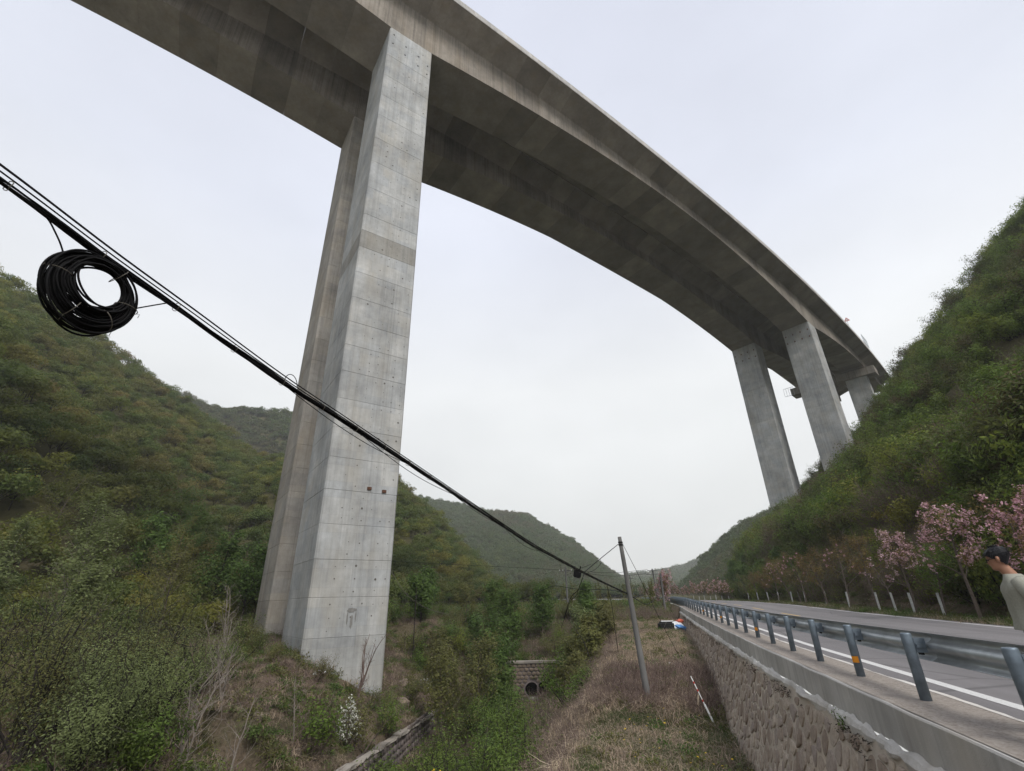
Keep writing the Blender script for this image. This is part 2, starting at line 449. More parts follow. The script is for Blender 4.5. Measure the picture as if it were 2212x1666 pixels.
def mat_ground():
    m, t, b = new_mat('earth_and_litter')
    p = pos(t)
    fine = noise(t, 7, 6, 0.75, p); mid = noise(t, 0.6, 5, 0.65, p); big = noise(t, 0.05, 4, 0.6, p)
    c = ramp_(t, fine, [(0.25, (0.075, 0.058, 0.045)), (0.5, (0.15, 0.115, 0.085)), (0.75, (0.25, 0.20, 0.15))])
    c = mixc(t, mapr(t, mid, 0.48, 0.66, 0, 0.75), c, ramp_(t, fine, [(0.3, (0.035, 0.05, 0.018)), (0.7, (0.075, 0.09, 0.035))]))
    c = mixc(t, mapr(t, big, 0.4, 0.7, 0, 0.4), c, (0.06, 0.06, 0.03))
    ln = N(t, 'ShaderNodeVectorMath', operation='LENGTH'); L(t, pos(t, (1, 1, 0)), ln.inputs[0])     # forest floor under the wooded slopes
    c = mixc(t, mapr(t, ln.outputs['Value'], 52, 72, 0, 0.85), c, ramp_(t, mid, [(0.35, (0.05, 0.052, 0.022)), (0.65, (0.09, 0.085, 0.035))]))
    L(t, c, b.inputs['Base Color']); b.inputs['Roughness'].default_value = 1.0
    b.inputs['Specular IOR Level'].default_value = 0.05
    bump(t, b, noise(t, 5, 6, 0.75, p), 0.8, 0.15)
    return m
M['ground'] = mat_ground()
M['weed_dark'] = mat_plain('dark_dry_weeds', (0.06, 0.05, 0.04), 0.95, 0, 0.4, 30)
def mat_rock():
    m, t, b = new_mat('ochre_rock')
    p = pos(t)
    f = noise(t, 2.0, 6, 0.7, pos(t, (1, 1, 2.5)))
    c = ramp_(t, f, [(0.25, (0.07, 0.055, 0.045)), (0.5, (0.19, 0.15, 0.115)), (0.75, (0.29, 0.225, 0.16))])
    L(t, c, b.inputs['Base Color']); b.inputs['Roughness'].default_value = 0.95
    bump(t, b, f, 0.8, 0.1)
    return m
M['rock'] = mat_rock()

# ------------------------------------------------------------------ terrain
def road_z(w):
    return np.interp(w, [16, 25, 35, 50, 70, 150, 420, 1200], [0, 0.07, 0.17, 0.40, 0.50, 0.50, 3.0, 25.0])
def road_bend(w):                     # the road swings to the left far away
    w = np.asarray(w, float)
    return -np.where(w > 75, (w - 75) ** 2 * 0.0016, 0.0)
def terrace_z(w):
    return np.interp(w, [-20, 0, 10, 16, 19.4, 21.3, 24.6, 30, 41, 55, 75, 140], [-.35, -.35, -2.75, -2.75, -2.75, -2.3, -1.9, -1.45, -1.05, -.6, 0.1, 0.2])

def polar_hill(tab, back=0.8, az_noise=0.0):
    tab = np.array(tab, float)
    def h(az, r, x, y):
        s = np.interp(az, tab[:, 0], tab[:, 1]); rc = np.interp(az, tab[:, 0], tab[:, 2]); r0 = np.interp(az, tab[:, 0], tab[:, 3])
        zc = s * rc
        t = (r - r0) / (rc - r0)
        up = -5.5 + (zc + 5.5) * np.where(t < 1, t, 0)
        gul = fbm(x / 45.0, y / 45.0, 4) * 26 * np.clip(t, 0, 1) * np.clip(1.15 - t, 0, 1) * np.clip(zc / 50, 0, 1)
        dn = zc - (r - rc) * back
        z = np.where(t <= 0, -60 + 0 * t, np.where(t < 1, up + gul, dn))
        return np.where((az < tab[0, 0]) | (az > tab[-1, 0]), -60.0, 1.25 + z)
    return h
TREE = 3.6
def sl(tab, tree=TREE):
    return [(a, max(s - tree / rc, -0.05), rc, r0) for a, s, rc, r0 in tab]
HILLS = [
    polar_hill(sl([(-120, .5, 210, 80), (-95, .525, 210, 75), (-68.1, .500, 200, 72), (-64.4, .468, 203, 72), (-58.8, .424, 205, 75), (-54.4, .38, 208, 80), (-50.7, .345, 212, 85), (-46.6, .298, 205, 90), (-41.5, .245, 200, 95), (-35, .16, 200, 100), (-30, .02, 200, 110), (-25, -.1, 200, 110)])),
    polar_hill(sl([(-120, .55, 120, 50), (-95, .52, 118, 50), (-66.5, .407, 112, 50), (-60.8, .305, 105, 50), (-56, .26, 100, 50), (-51.7, .216, 95, 50), (-48.3, .158, 88, 50), (-44, .07, 82, 50), (-40, -.05, 80, 50)])),
    polar_hill(sl([(-44, .26, 190, 85), (-38, .30, 190, 80), (-34, .285, 188, 78), (-28.3, .236, 185, 75), (-24, .17, 186, 80), (-20.4, .111, 190, 90), (-17.8, .055, 192, 100), (-15.7, .012, 195, 110), (-12, -.03, 200, 120)])),
    polar_hill(sl([(-75, .30, 420, 240), (-60, .345, 410, 240), (-52.6, .365, 400, 240), (-49.5, .356, 395, 240), (-45, .352, 390, 240), (-41.7, .365, 385, 240), (-35, .34, 380, 240), (-30, .25, 380, 240), (-24, .08, 380, 240), (-20, -.05, 380, 240)])),
    polar_hill(sl([(-40, .15, 560, 330), (-33, .20, 560, 330), (-25.5, .199, 560, 300), (-22.7, .19, 560, 290), (-17.8, .17, 560, 280), (-13.4, .162, 555, 270), (-10.2, .13, 550, 270), (-7.1, .096, 550, 280), (-2.6, .026, 550, 300), (-0.5, -.02, 550, 320)])),
    polar_hill(sl([(-8, .02, 950, 640), (-3, .033, 950, 620), (-1.3, .037, 950, 600), (1.2, .040, 950, 600), (4.2, .050, 950, 600), (7.2, .068, 950, 600), (12, .09, 950, 600), (18, .11, 950, 600), (25, .10, 950, 600)])),
    polar_hill(sl([(1.4, -.02, 400, 240), (2.6, .007, 390, 230), (3.6, .018, 385, 220), (4.8, .035, 380, 200), (6.2, .058, 370, 190), (7.7, .085, 360, 185), (9, .10, 360, 185), (10.3, .115, 350, 190), (16, .16, 350, 200), (22, .22, 350, 210), (30, .25, 350, 220), (34, .1, 350, 260)])),
]
def right_hill(x, y):
    foot = 15.8 + np.clip(y - 117, 0, None) * 0.35 + np.clip(y - 150, 0, None) * 1.3 + np.clip(-10 - y, 0, None) * 0.2
    foot = foot + 0.8 * fbm(y / 9.0, 0 * y + 3.3, 3)
    d = x - foot
    n = fbm(x / 22.0, y / 22.0, 4)
    pr = np.interp(d, [-1, 0, 5, 35, 125, 150, 300], [-2, 0, 7.0, 7.0 + .84 * 30, 32.2 + 1.02 * 90, 132, 132])
    gul = n * 9.0 * smoothstep(4, 30, d)
    return np.where(d > 0, pr + gul, d * 2)

def ravine(x, y):
    zt = terrace_z(y)
    e = np.interp(y, [-30, 10, 16, 22, 35, 45, 52, 62, 72, 85], [-2.6, -2.6, -2.4, -2.1, -1.9, -2.4, -3.5, -8, -30, -70]) + 0.35 * fbm(y / 2.5, 0 * y, 3)
    zb = np.interp(y, [-30, 10, 25, 48.6, 50.1, 50.6, 62, 74], [-7.5, -7.2, -7, -7.0, -7.0, -4.1, -1.0, 0.3])
    ub = np.interp(y, [-30, 0, 12, 19.5, 38, 45, 52, 64], [-7, -7, -9, -13.3, -16.25, -16.8, -18.5, -22])
    step = 1.75 * ((y > 19.6) & (y < 38.2))
    zp = np.interp(y, [-30, 5, 18, 27, 45, 58, 72], [-3.6, -3.4, -3.0, -1.3, -0.9, -0.5, 0.3]) + np.clip(-(x + 35), 0, 60) * 0.06
    right = zt - 0.86 * np.clip(e - x, 0, None)
    left = np.minimum(zp, zb + step * (x < ub) + 0.66 * np.clip(ub - x, 0, None))
    rim = np.maximum(right, left)
    z = np.maximum(rim, zb)
    rough = 0.35 * fbm(x / 3.0, y / 3.0, 4) * smoothstep(0, 2.5, e - x) * np.where((y > 44) & (y < 50.5) & (x > -14.5) & (x < -8), .2, 1)
    return z + rough

def H_left(x, y):
    x = np.asarray(x, float); y = np.asarray(y, float)
    r = np.hypot(x, y); az = np.degrees(np.arctan2(x, y))
    z = ravine(x, y) + 0.05 * fbm(x / 0.8, y / 0.8, 3)
    for h in HILLS: z = np.maximum(z, h(az, r, x, y))
    return z
def H_right(x, y):
    x = np.asarray(x, float); y = np.asarray(y, float)
    r = np.hypot(x, y); az = np.degrees(np.arctan2(x, y))
    b = x - road_bend(y)
    z = road_z(y) - 0.03 - 0.12 * smoothstep(11.8, 14.0, b) - 0.15 * smoothstep(2.6, 3.6, 4.4 - b)
    z = np.maximum(z, right_hill(x, y))
    for h in HILLS: z = np.maximum(z, h(az, r, x, y))
    return z
SPLIT = 2.25
def H(x, y):
    x = np.asarray(x, float); y = np.asarray(y, float)
    xs = x - road_bend(y)
    far = smoothstep(60, 76, y)
    l = H_left(x, y); rr = H_right(x, y)
    return np.where(xs < SPLIT, l, rr)
def h1(x, y): return float(H(np.array([x]), np.array([y]))[0])

def grid_mesh(name, us, ws, hf, mat, bend=False):
    U, W = np.meshgrid(us, ws)
    X = U + (road_bend(W) if bend else 0)
    Z = hf(X, W)
    V = np.stack([X, W, Z], -1).reshape(-1, 3)
    nu, nw = len(us), len(ws)
    i = np.arange((nw - 1) * nu).reshape(nw - 1, nu)[:, :-1].ravel()
    F = np.stack([i, i + 1, i + 1 + nu, i + nu], 1)
    mb = MB(); mb.add(V, F)
    o = mb.build(name, mat)
    o.data.polygons.foreach_set('use_smooth', np.ones(len(o.data.polygons), dtype=bool))
    return o
def spaced(a, b, d0, g):
    out_, x, d = [a], a, d0
    while (x < b) if b > a else (x > b):
        x = x + d if b > a else x - d
        out_.append(x); d *= g
    return out_
ul = np.array(sorted(set([round(v, 3) for v in spaced(2.2, -36, 0.38, 1.0)] + [round(v, 3) for v in spaced(-36.4, -620, 0.9, 1.035)])))
ur = np.array([2.78, 3.0, 3.5] + spaced(4.4, 13.8, 1.3, 1.0) + spaced(14.6, 60, 0.9, 1.0) + spaced(61.5, 560, 1.6, 1.04))
wl = np.array(sorted(set([round(v, 3) for v in spaced(-40, 8, 1.5, 1.0)] + [round(v, 3) for v in spaced(8.3, 70, 0.45, 1.0)] + [round(v, 3) for v in spaced(71, 1250, 1.0, 1.022)])))
def H_left_mesh(X, W):
    Z = H_left(X, W)
    return np.where(X - road_bend(W) > 2.3, np.where(W > 49.7, np.maximum(Z, road_z(W) - 0.12), terrace_z(W) - 0.5), Z)
ul = np.concatenate([ul, [2.5, 2.95]])
gl = grid_mesh('valley_ground', ul, wl, H_left_mesh, M['ground'], True)
tag(gl, 'brown earth valley floor and wooded hillsides left of the road', None, None, 'structure')
gr = grid_mesh('hillside_ground', ur, wl, H_right, M['ground'], True)
tag(gr, 'steep overgrown slope rising to the right of the road', None, None, 'structure')

# ------------------------------------------------------------------ road with markings
def strip(name, o0, o1, y0, y1, dz, mat, parent=None, step=2.0, dash=None):
    ys = np.arange(y0, y1 + step * .5, step)
    mb = MB()
    V = []
    for y in ys:
        b = float(road_bend(y)); z = float(road_z(y)) + dz
        V += [(o0 + b, y, z), (o1 + b, y, z)]
    F = [(2 * i, 2 * i + 1, 2 * i + 3, 2 * i + 2) for i in range(len(ys) - 1)]
    mb.add(V, F)
    return mb.build(name, mat, parent)
road = strip('road', 3.50, 12.05, -30, 420, 0.0, M['asphalt'])
tag(road, 'two-lane grey asphalt road running up the valley', None, None, 'structure')
strip('edge_line', 3.88, 4.05, -30, 420, 0.004, M['line_white'], road)
strip('edge_line', 11.55, 11.70, -30, 420, 0.004, M['line_white'], road)
for y0 in np.arange(-25, 200, 9.0):
    strip('centre_dash', 7.72, 7.86, y0 + 2.5, y0 + 6.5, 0.004, M['line_yellow'], road, 2.0)
shoulder = strip('roadside_shoulder', 2.655, 3.50, -30, 52, 0.026, M['shoulder'])
tag(shoulder, 'gritty concrete strip between retaining wall coping and road', None, None, 'structure')
# slightly uneven pale edge where the concrete shoulder meets the asphalt
mb = MB(); V = []
ys = np.arange(-6, 52, 0.25)
for i, y in enumerate(ys):
    wv = 0.035 * float(vnoise(y * 1.7, 0.3)) + 0.02 * float(vnoise(y * 6, 4.3))
    V += [(3.46, y, float(road_z(y)) + 0.030), (3.55 + wv, y, float(road_z(y)) + 0.022)]
mb.add(V, [(2 * i, 2 * i + 1, 2 * i + 3, 2 * i + 2) for i in range(len(ys) - 1)])
mb.build('shoulder_edge', M['white_mortar'], shoulder)

# ------------------------------------------------------------------ retaining wall: coping blocks, ridge of pale mortar, stones
wall = empty('retaining_wall', (2.6, 20, 0))
tag(wall, 'rubble stone retaining wall with concrete coping below the guardrail', 'wall')
WEND = 50.0
OUT = 2.62           # outer edge of the coping
def wall_face_x(y, z):  # battered face, z measured below the coping
    return OUT - 0.03 - 0.27 * np.clip(-0.42 + road_z(y) - z, 0, None)
def wchild(mb, name, mat):
    o = mb.build(name, mat, wall)
    o.matrix_parent_inverse = Matrix.Translation((-2.6, -20, 0))
    return o
cy_ = -6.0; k = 0
while cy_ < WEND:
    ln = 4.0 if cy_ > 4 else 5.0
    a, b_ = cy_ + 0.006, min(cy_ + ln, WEND) - 0.006
    mb = MB(); rings = []
    for y in np.linspace(a, b_, 9):
        z = float(road_z(y)); j = 0.012 * float(vnoise(y * 2.3, 1.0)); j2 = 0.012 * float(vnoise(y * 3.1, 7.0))
        rings.append([(OUT + j, y, z - 0.40 + j2), (OUT + j, y, z + 0.0 + j2 * .6), (OUT + 0.015 + j, y, z + 0.018 + j2 * .6), (2.83, y, z + 0.020), (2.83, y, z - 0.40)])
    mb.loft(rings)
    wchild(mb, 'coping_block', M['coping']); cy_ += ln
# mortar backing of the wall face
mb = MB(); V = []; ys = np.linspace(0, WEND, 101)
for y in ys:
    zt = float(road_z(y)) - 0.42; zb = float(terrace_z(y)) - 0.4
    for q in range(7):
        z = zt + (zb - zt) * q / 6
        V.append((float(wall_face_x(y, z)) - 0.012 * float(vnoise(y * 3, z * 3)), y, z))
F = [(i * 7 + q, i * 7 + q + 1, (i + 1) * 7 + q + 1, (i + 1) * 7 + q) for i in range(100) for q in range(6)]
mb.add(V, F)
# far end face and top fill
zt, zb = float(road_z(WEND)) - 0.42, float(terrace_z(WEND)) - 0.4
mb.add([(float(wall_face_x(WEND, zt)), WEND, zt), (float(wall_face_x(WEND, zb)), WEND, zb), (3.2, WEND, zb), (3.2, WEND, zt)], [(0, 1, 2, 3)])
wchild(mb, 'mortar_face', M['mortar'])
# smeared pale mortar ridge under the coping, ragged
mb = MB(); rings = []
for y in np.arange(2, WEND, 0.07):
    z = float(road_z(y)) - 0.46; n1 = float(fbm(y * 2.2, 0.5, 4)); n2 = float(fbm(y * 1.4, 5.5, 4))
    n3 = float(fbm(y * 7, 8.5, 3)); hh = 0.085 + 0.10 * n1 + .05 * n3; dd = 0.07 + 0.07 * n2 + .05 * n3
    x0 = OUT - 0.015
    rings.append([(x0, y, z + hh), (x0 - dd * .8, y, z + hh * .7 + 0.02 * n2), (x0 - dd * 1.25, y, z + 0.02 * n1), (x0 - dd, y, z - hh * 0.8), (x0 - 0.02, y, z - hh * 1.3)])
mb.loft(rings)
wchild(mb, 'mortar_ridge', M['white_mortar'])
# dark weeds / debris strip hanging below the ridge
# stones: Voronoi cells of a jittered lattice on the face, rounded and domed
def clip_poly(poly, a, b):  # keep the side nearer to a
    mid = (a + b) / 2; n = b - a; o = []
    for i in range(len(poly)):
        p, q = poly[i], poly[(i + 1) % len(poly)]
        dp, dq = (p - mid) @ n, (q - mid) @ n
        if dp <= 0: o.append(p)
        if dp * dq < 0: o.append(p + (q - p) * dp / (dp - dq))
    return o
g = np.random.default_rng(21)
SX, SZ = 0.27, 0.22
rows = 14; colsn = int(WEND / SX)
ptsg = {}
for r_ in range(-1, rows + 1):
    for c_ in range(-1, colsn + 1):
        ptsg[(r_, c_)] = np.array([(c_ + 0.5 * (r_ % 2)) * SX + g.uniform(-.46, .46) * SX, r_ * SZ + g.uniform(-.46, .46) * SZ])
stones = []
for k_ in [k for k in ptsg if g.uniform() < .27]: del ptsg[k_]
for r_ in range(rows):
    for c_ in range(colsn):
        if (r_, c_) not in ptsg: continue
        p = ptsg[(r_, c_)]
        y, dz = p
        if y < 2.2 or y > WEND - 0.15: continue
        zt = float(road_z(y)) - 0.58
        z = zt - dz
        if z < float(terrace_z(y)) - 0.25: continue
        poly = [p + np.array(q) * 0.42 for q in ((-1, -1), (1, -1), (1, 1), (-1, 1))]
        for dr in (-2, -1, 0, 1, 2):
            for dc in (-2, -1, 0, 1, 2):
                if (dr or dc) and (r_ + dr, c_ + dc) in ptsg: poly = clip_poly(poly, p, ptsg[(r_ + dr, c_ + dc)])
        poly = [np.array([q[0], max(q[1], -0.02)]) for q in poly]
        if len(poly) < 3 or np.ptp(np.array(poly)[:, 1]) < .06: continue
        for _ in range(2):                                      # round the corners
            poly = [q for i in range(len(poly)) for q in (poly[i] * .75 + poly[(i + 1) % len(poly)] * .25, poly[i] * .25 + poly[(i + 1) % len(poly)] * .75)]
            if len(poly) > 14: poly = poly[::2] if _ else poly
        poly = np.array(poly); cen = poly.mean(0)
        stones.append((np.hypot(2, y), poly, cen, zt, g.uniform(0.008, 0.045), g.uniform(0.78, 0.92), g.uniform(0, 1)))
stones.sort(key=lambda s: s[0] if s[0] > 5.0 else 99 + s[0])
def stone_geo(mb, st):
    d, poly, cen, zt, dome, shr, tint = st
    def tr(pp, outw):
        r = []
        for q in pp:
            z = zt - q[1]
            r.append((float(wall_face_x(q[0], z)) - outw, q[0], z))
        return r
    n = len(poly)
    tl = g.normal(0, 0.006, 2)
    V = tr(cen + (poly - cen) * shr, -0.02) + tr(cen + (poly - cen) * shr * 0.94, dome * .75) + tr(cen + (poly - cen) * shr * 0.6, dome) + tr([cen], dome * 1.06)
    F = [(i, (i + 1) % n, n + (i + 1) % n, n + i) for i in range(n)] + [(n + i, n + (i + 1) % n, 2 * n + (i + 1) % n, 2 * n + i) for i in range(n)] + [(2 * n + i, 2 * n + (i + 1) % n, 3 * n) for i in range(n)]
    mb.add(V, F, 0, tint)
for st in stones[:290]:
    mb = MB(); stone_geo(mb, st); wchild(mb, 'stone', M['stone'])
mb = MB()
for st in stones[290:]: stone_geo(mb, st)
o = wchild(mb, 'stone_courses', M['stone']); o['kind'] = 'stuff'

# ------------------------------------------------------------------ guardrail
rail = empty('guardrail', (3.12, 8, 0))
tag(rail, 'galvanised W-beam guardrail on round grey posts along the road edge', 'guardrail')
def rchild(o, parent=None):
    o.parent = rail
    o.matrix_parent_inverse = Matrix.Translation((-3.12, -8, 0))
    return o
GX = 3.12
mb = MB(); a = np.linspace(0, 2 * np.pi, 14, endpoint=False)
ringz = [(-0.05, .061), (0.722, .061), (0.735, .058), (0.74, .05)]
mb.loft([[(r * math.cos(t), r * math.sin(t), z) for t in a] for z, r in ringz])
post_me = mb.mesh('post', M['post'])
post_me.polygons.foreach_set('use_smooth', [len(p.vertices) == 4 for p in post_me.polygons])
mb = MB(); mb.tube([(0, 0, -.004), (0, 0, .004)], 0.10, 12); flange_me = mb.mesh('post_collar', M['mortar'])
mb = MB()
mb.box((0.115, 0, 0.60), (0.12, 0.07, 0.16)); mb.box((0.115, 0, 0.60), (0.1, 0.11, 0.05))
bracket_me = mb.mesh('bracket', M['post'])
mb = MB(); mb.tube([(-0.02, 0, 0), (0.012, 0, 0)], 0.016, 6); bolt_me = mb.mesh('bolt', M['dark'])
mb = MB()
for i in range(6):
    a0_, a1_ = math.pi * (1.02 + i * .09), math.pi * (1.02 + (i + 1) * .09)
    rr = 0.0635
    mb.add([(rr * math.cos(a0_), rr * math.sin(a0_), .20), (rr * math.cos(a1_), rr * math.sin(a1_), .20), (rr * math.cos(a1_), rr * math.sin(a1_), .29), (rr * math.cos(a0_), rr * math.sin(a0_), .29)], [(0, 1, 2, 3)])
refl_me = mb.mesh('reflector', M['orange'])
posts_y = [y for y in np.arange(-4.1, 130, 2.0)]
for i, y in enumerate(posts_y):
    b = float(road_bend(y)); z = float(road_z(y)) + 0.02
    p = link('post', post_me); rchild(p); p.location = (GX + b, y, z); p.rotation_euler = (R(g.normal(0, .5)), R(g.normal(0, .5)), 0)
    if y < 60:
        c = link('bracket', bracket_me, p)
        c2 = link('collar', flange_me, p); c2.rotation_euler = (0, 0, i)
        
        for by, bz in ((.07, .50), (.13, .50)):
            bo = link('bolt', bolt_me, p); bo.location = (.155, by, bz)
    if (i - 7) % 4 == 0 and y < 40:
        link('reflector', refl_me, p)
# W-beam: one lapped section per four metres
prof = [(.002, .160), (.020, .152), (.050, .138), (.074, .120), (.083, .100), (.074, .080), (.050, .062), (.022, .045), (.006, .025), (.0, 0), (.006, -.025), (.022, -.045), (.050, -.062), (.074, -.080), (.083, -.100), (.074, -.120), (.050, -.138), (.020, -.152), (.002, -.160)]
i = 0
for y0 in np.arange(-8.1, 128, 4.0):
    mb = MB(); rings = []
    lap = 0.004 * (i % 2)
    for y in np.linspace(y0 - 0.03, y0 + 4.03, 5):
        b = float(road_bend(y)); z = float(road_z(y)) + 0.605
        ring = [(GX + 0.205 - px_ * 0 + (0.083 - px_) * -1 + 0.06 + lap + b, y, z + pz_) for px_, pz_ in prof]
        back = [(x - 0.004, y_, z_) for x, y_, z_ in ring[::-1]]
        rings.append(ring + back)
    mb.loft(rings)
    o = mb.build('beam', M['galv']); rchild(o)
    o.data.polygons.foreach_set('use_smooth', [len(p.vertices) == 4 for p in o.data.polygons])
    i += 1

# ------------------------------------------------------------------ viaduct
A0 = np.array([-20.27, 27.5]); KT = R(5.5 / 107.9); AZ0 = R(40.5)
_ss = np.arange(-140, 260, 0.25); _aa = AZ0 - KT * _ss
_dx = np.concatenate([[0], np.cumsum((np.sin(_aa[1:]) + np.sin(_aa[:-1])) * 0.125)]); _dy = np.concatenate([[0], np.cumsum((np.cos(_aa[1:]) + np.cos(_aa[:-1])) * 0.125)])
_i0 = int(np.argmin(np.abs(_ss))); _dx -= _dx[_i0]; _dy -= _dy[_i0]
def axis(s, off):
    a = AZ0 - KT * s
    return (A0[0] + np.interp(s, _ss, _dx) + off * math.cos(a), A0[1] + np.interp(s, _ss, _dy) - off * math.sin(a))
ZS, ZM, ZR, ZE, ZT = 61.25, 65.35, 67.35, 68.55, 68.85   # soffit at pier / midspan, wing root, wing tip underside, deck top
def soffit(s):
    if 0 <= s <= 5.2 or 107.8 <= s <= 112.6: return ZS
    if 5.2 < s < 107.8: t = abs(s - 56.5) / 51.3
    elif s < 0: t = abs(s + 51.4) / 51.4
    else: t = 1 - min((s - 112.6) / 48.0, 1.0)
    return ZM - (ZM - ZS) * min(t, 1.0) ** 1.8
bridge = empty('viaduct', (*axis(2.5, -9.5), 0))
tag(bridge, 'tall twin-deck concrete viaduct on paired slab piers crossing the valley', 'bridge')
BINV = Matrix.Translation(bridge.location).inverted()
def bchild(mb, name, mat, parent=None):
    o = mb.build(name, mat)
    o.parent = parent or bridge
    o.matrix_parent_inverse = BINV if parent is None else Matrix()
    return o
DECKS = ((0.0, -6.1, 3.0, -9.5), (-13.05, -19.1, -9.68, -22.1))   # web outer right, web outer left, wing tip right, wing tip left
def deck_ring(s, d, grow=0.0):
    wr, wl_, tr, tl = d; zb = soffit(s)
    pts = [(tl, ZT), (tl, ZE), (wl_ - .25, ZR + .12), (wl_, ZR), (wl_ + 0.0, zb), (wr, zb), (wr, ZR), (wr + .25, ZR + .12), (tr, ZE), (tr, ZT)]
    return [(*axis(s, o), z) for o, z in pts]
SEG = 4.15
for d in DECKS:
    s = -116.0
    while s < 186:
        e_ = s + SEG
        for kk in (0.0, 5.2, 107.8, 112.6):
            if s + 0.3 < kk < e_ - 0.3: e_ = kk
            elif abs(e_ - kk) < 0.3: e_ = kk
        mb = MB()
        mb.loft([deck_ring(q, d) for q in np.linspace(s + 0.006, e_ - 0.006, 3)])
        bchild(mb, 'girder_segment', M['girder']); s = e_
    # parapets with a small drip edge, in long castings
    for tip, sg in ((d[2] - (.06 if d[2] < 0 else 0), 1), (d[3] + (.06 if d[3] > -12 else 0), -1)):
        for s0 in np.arange(-116, 186, 12.0):
            mb = MB(); rings = []
            for q in np.linspace(s0 + .008, s0 + 11.992, 5):
                rings.append([(*axis(q, tip + sg * o), z) for o, z in ((-.45, ZT + .003), (.035, ZT + .003), (.035, ZT - .25), (.05, ZT - .25), (.05, ZT + .06), (.02, ZT + .1), (-.05, ZT + 1.0), (-.27, ZT + 1.0), (-.3, ZT + .4))])
            mb.loft(rings); bchild(mb, 'parapet', M['coping'])
SEAMS = [-.58, 1.69, 3.94, 6.16, 8.44, 10.71, 12.91, 15.16, 17.40, 19.68, 21.78, 24.13, 26.67, 29.36, 31.2, 33.09, 36.33, 39.77, 42.98, 46.38, 49.5, 52.77, 56.23]
def pier(s0, s1, wr, wl_, seams, zfloor, dark=(), mat='pier'):
    cuts = [zfloor] + [z for z in seams if z > zfloor + .6] + [ZS - 0.004]
    p = empty('pier', (*axis((s0 + s1) / 2, (wr + wl_) / 2), zfloor)); p.parent = bridge; p.matrix_parent_inverse = BINV
    pinv = Matrix.Translation(p.location).inverted()
    c = 0.10
    ring0 = [(s0 + c, wr), (s1 - c, wr), (s1, wr - c), (s1, wl_ + c), (s1 - c, wl_), (s0 + c, wl_), (s0, wl_ + c), (s0, wr - c)]
    def ring(z, ins=0.0):
        cs, cw = (s0 + s1) / 2, (wr + wl_) / 2
        kx = 1 - ins / ((s1 - s0) / 2); ky = 1 - ins / ((wr - wl_) / 2)
        return [(*axis(cs + (q - cs) * kx, cw + (w_ - cw) * ky), z) for q, w_ in ring0]
    for i in range(len(cuts) - 1):
        a_, b_ = cuts[i], cuts[i + 1]
        mb = MB(); ins = g.uniform(0, 0.012)
        mb.loft([ring(a_, ins + .028), ring(a_ + .03, ins), ring(b_ - .012, ins), ring(b_, ins + .012)])
        o = mb.build('pier_lift', M['pier_dark'] if i in dark else M[mat]); o.parent = p; o.matrix_parent_inverse = pinv
    return p, pinv
M['pier_dark'] = mat_concrete('pier_concrete_damp', (0.36, 0.355, 0.335), streak=0.3, objvar=0.03, rust=0.4)
M['pier_warm_shaded'] = mat_concrete('pier_concrete_warm_shaded', (0.40, 0.375, 0.34), streak=0.28, objvar=0.06, blotch=0.25, rust=0.6, panels=True)  # warm rear-pier concrete, shade of front pier and deck put into its colour
SE2 = [z * 1.0 for z in np.arange(10, 60, 4.3)]
p1, p1i = pier(0.0, 5.2, 0.004, -6.1, SEAMS, -6.5, dark=(14,))
p2, p2i = pier(0.0, 5.2, -13.05, -19.1, SEAMS, -3.0, mat='pier_warm_shaded')
p3, p3i = pier(107.8, 112.6, 0.004, -6.1, SE2, 24.0)
p4, p4i = pier(107.8, 112.6, -13.05, -19.1, SE2, 12.0)
# tie-bolt holes and little recesses on the faces of the near pair
def face_pt(s, off, z, proud=0.004): return (*axis(s, off + proud), z)
mb = MB(); gg = np.random.default_rng(5)
for z in np.arange(-0.2, 60.5, 0.75):
    if min(abs(z - q) for q in SEAMS) < 0.25: continue
    for s in np.arange(1.35, 5.0, 0.68):
        if gg.uniform() < 0.42: continue
        ss, z2 = s + gg.normal(0, .03), z + gg.normal(0, .03); r_ = gg.choice([.035, .05, .08], p=[.5, .38, .12])
        ang = np.linspace(0, 2 * np.pi, 6, endpoint=False)
        mb.add([face_pt(ss + r_ * math.cos(t), 0.004, z2 + r_ * math.sin(t), .006) for t in ang], [tuple(range(6))])
o = mb.build('tie_holes', M['tiehole'] if 'tiehole' in M else M['rustbox']); o.parent = p1; o.matrix_parent_inverse = p1i; o['kind'] = 'stuff'
for s, z in ((3.05, 8.75), (4.15, 8.65)):      # rusty recess boxes on the front face
    mb = MB(); P = np.array(face_pt(s, 0.0, z, 0.02)); mb.box(P, (.3, .12, .2), np.array(Matrix.Rotation(-AZ0 + math.pi / 2, 3, 'Z')))
    o = mb.build('recess_box', M['rustbox']); o.parent = p1; o.matrix_parent_inverse = p1i
M['stain'] = mat_concrete('damp_stain', (0.27, 0.265, 0.255), streak=0.3, objvar=0, blotch=0.3)
mb = MB(); gst = np.random.default_rng(15)               # dark damp smudge low on the front face
for s_c, z_c, w_, h_ in ((2.75, .95, .62, .28), (2.50, .45, .10, .75), (2.78, .30, .20, .95), (3.02, .55, .08, .6)):
    t_ = np.linspace(0, 2 * np.pi, 16, endpoint=False); rr__ = gst.uniform(.7, 1.15, 16)
    mb.add([face_pt(s_c + w_ * .5 * math.cos(t) * r_, 0.004, z_c + h_ * .5 * math.sin(t) * r_, .006 + .002 * (w_ < .3)) for t, r_ in zip(t_, rr__)], [tuple(range(16))])
o = mb.build('damp_stain', M['stain']); o.parent = p1; o.matrix_parent_inverse = p1i; o['kind'] = 'stuff'
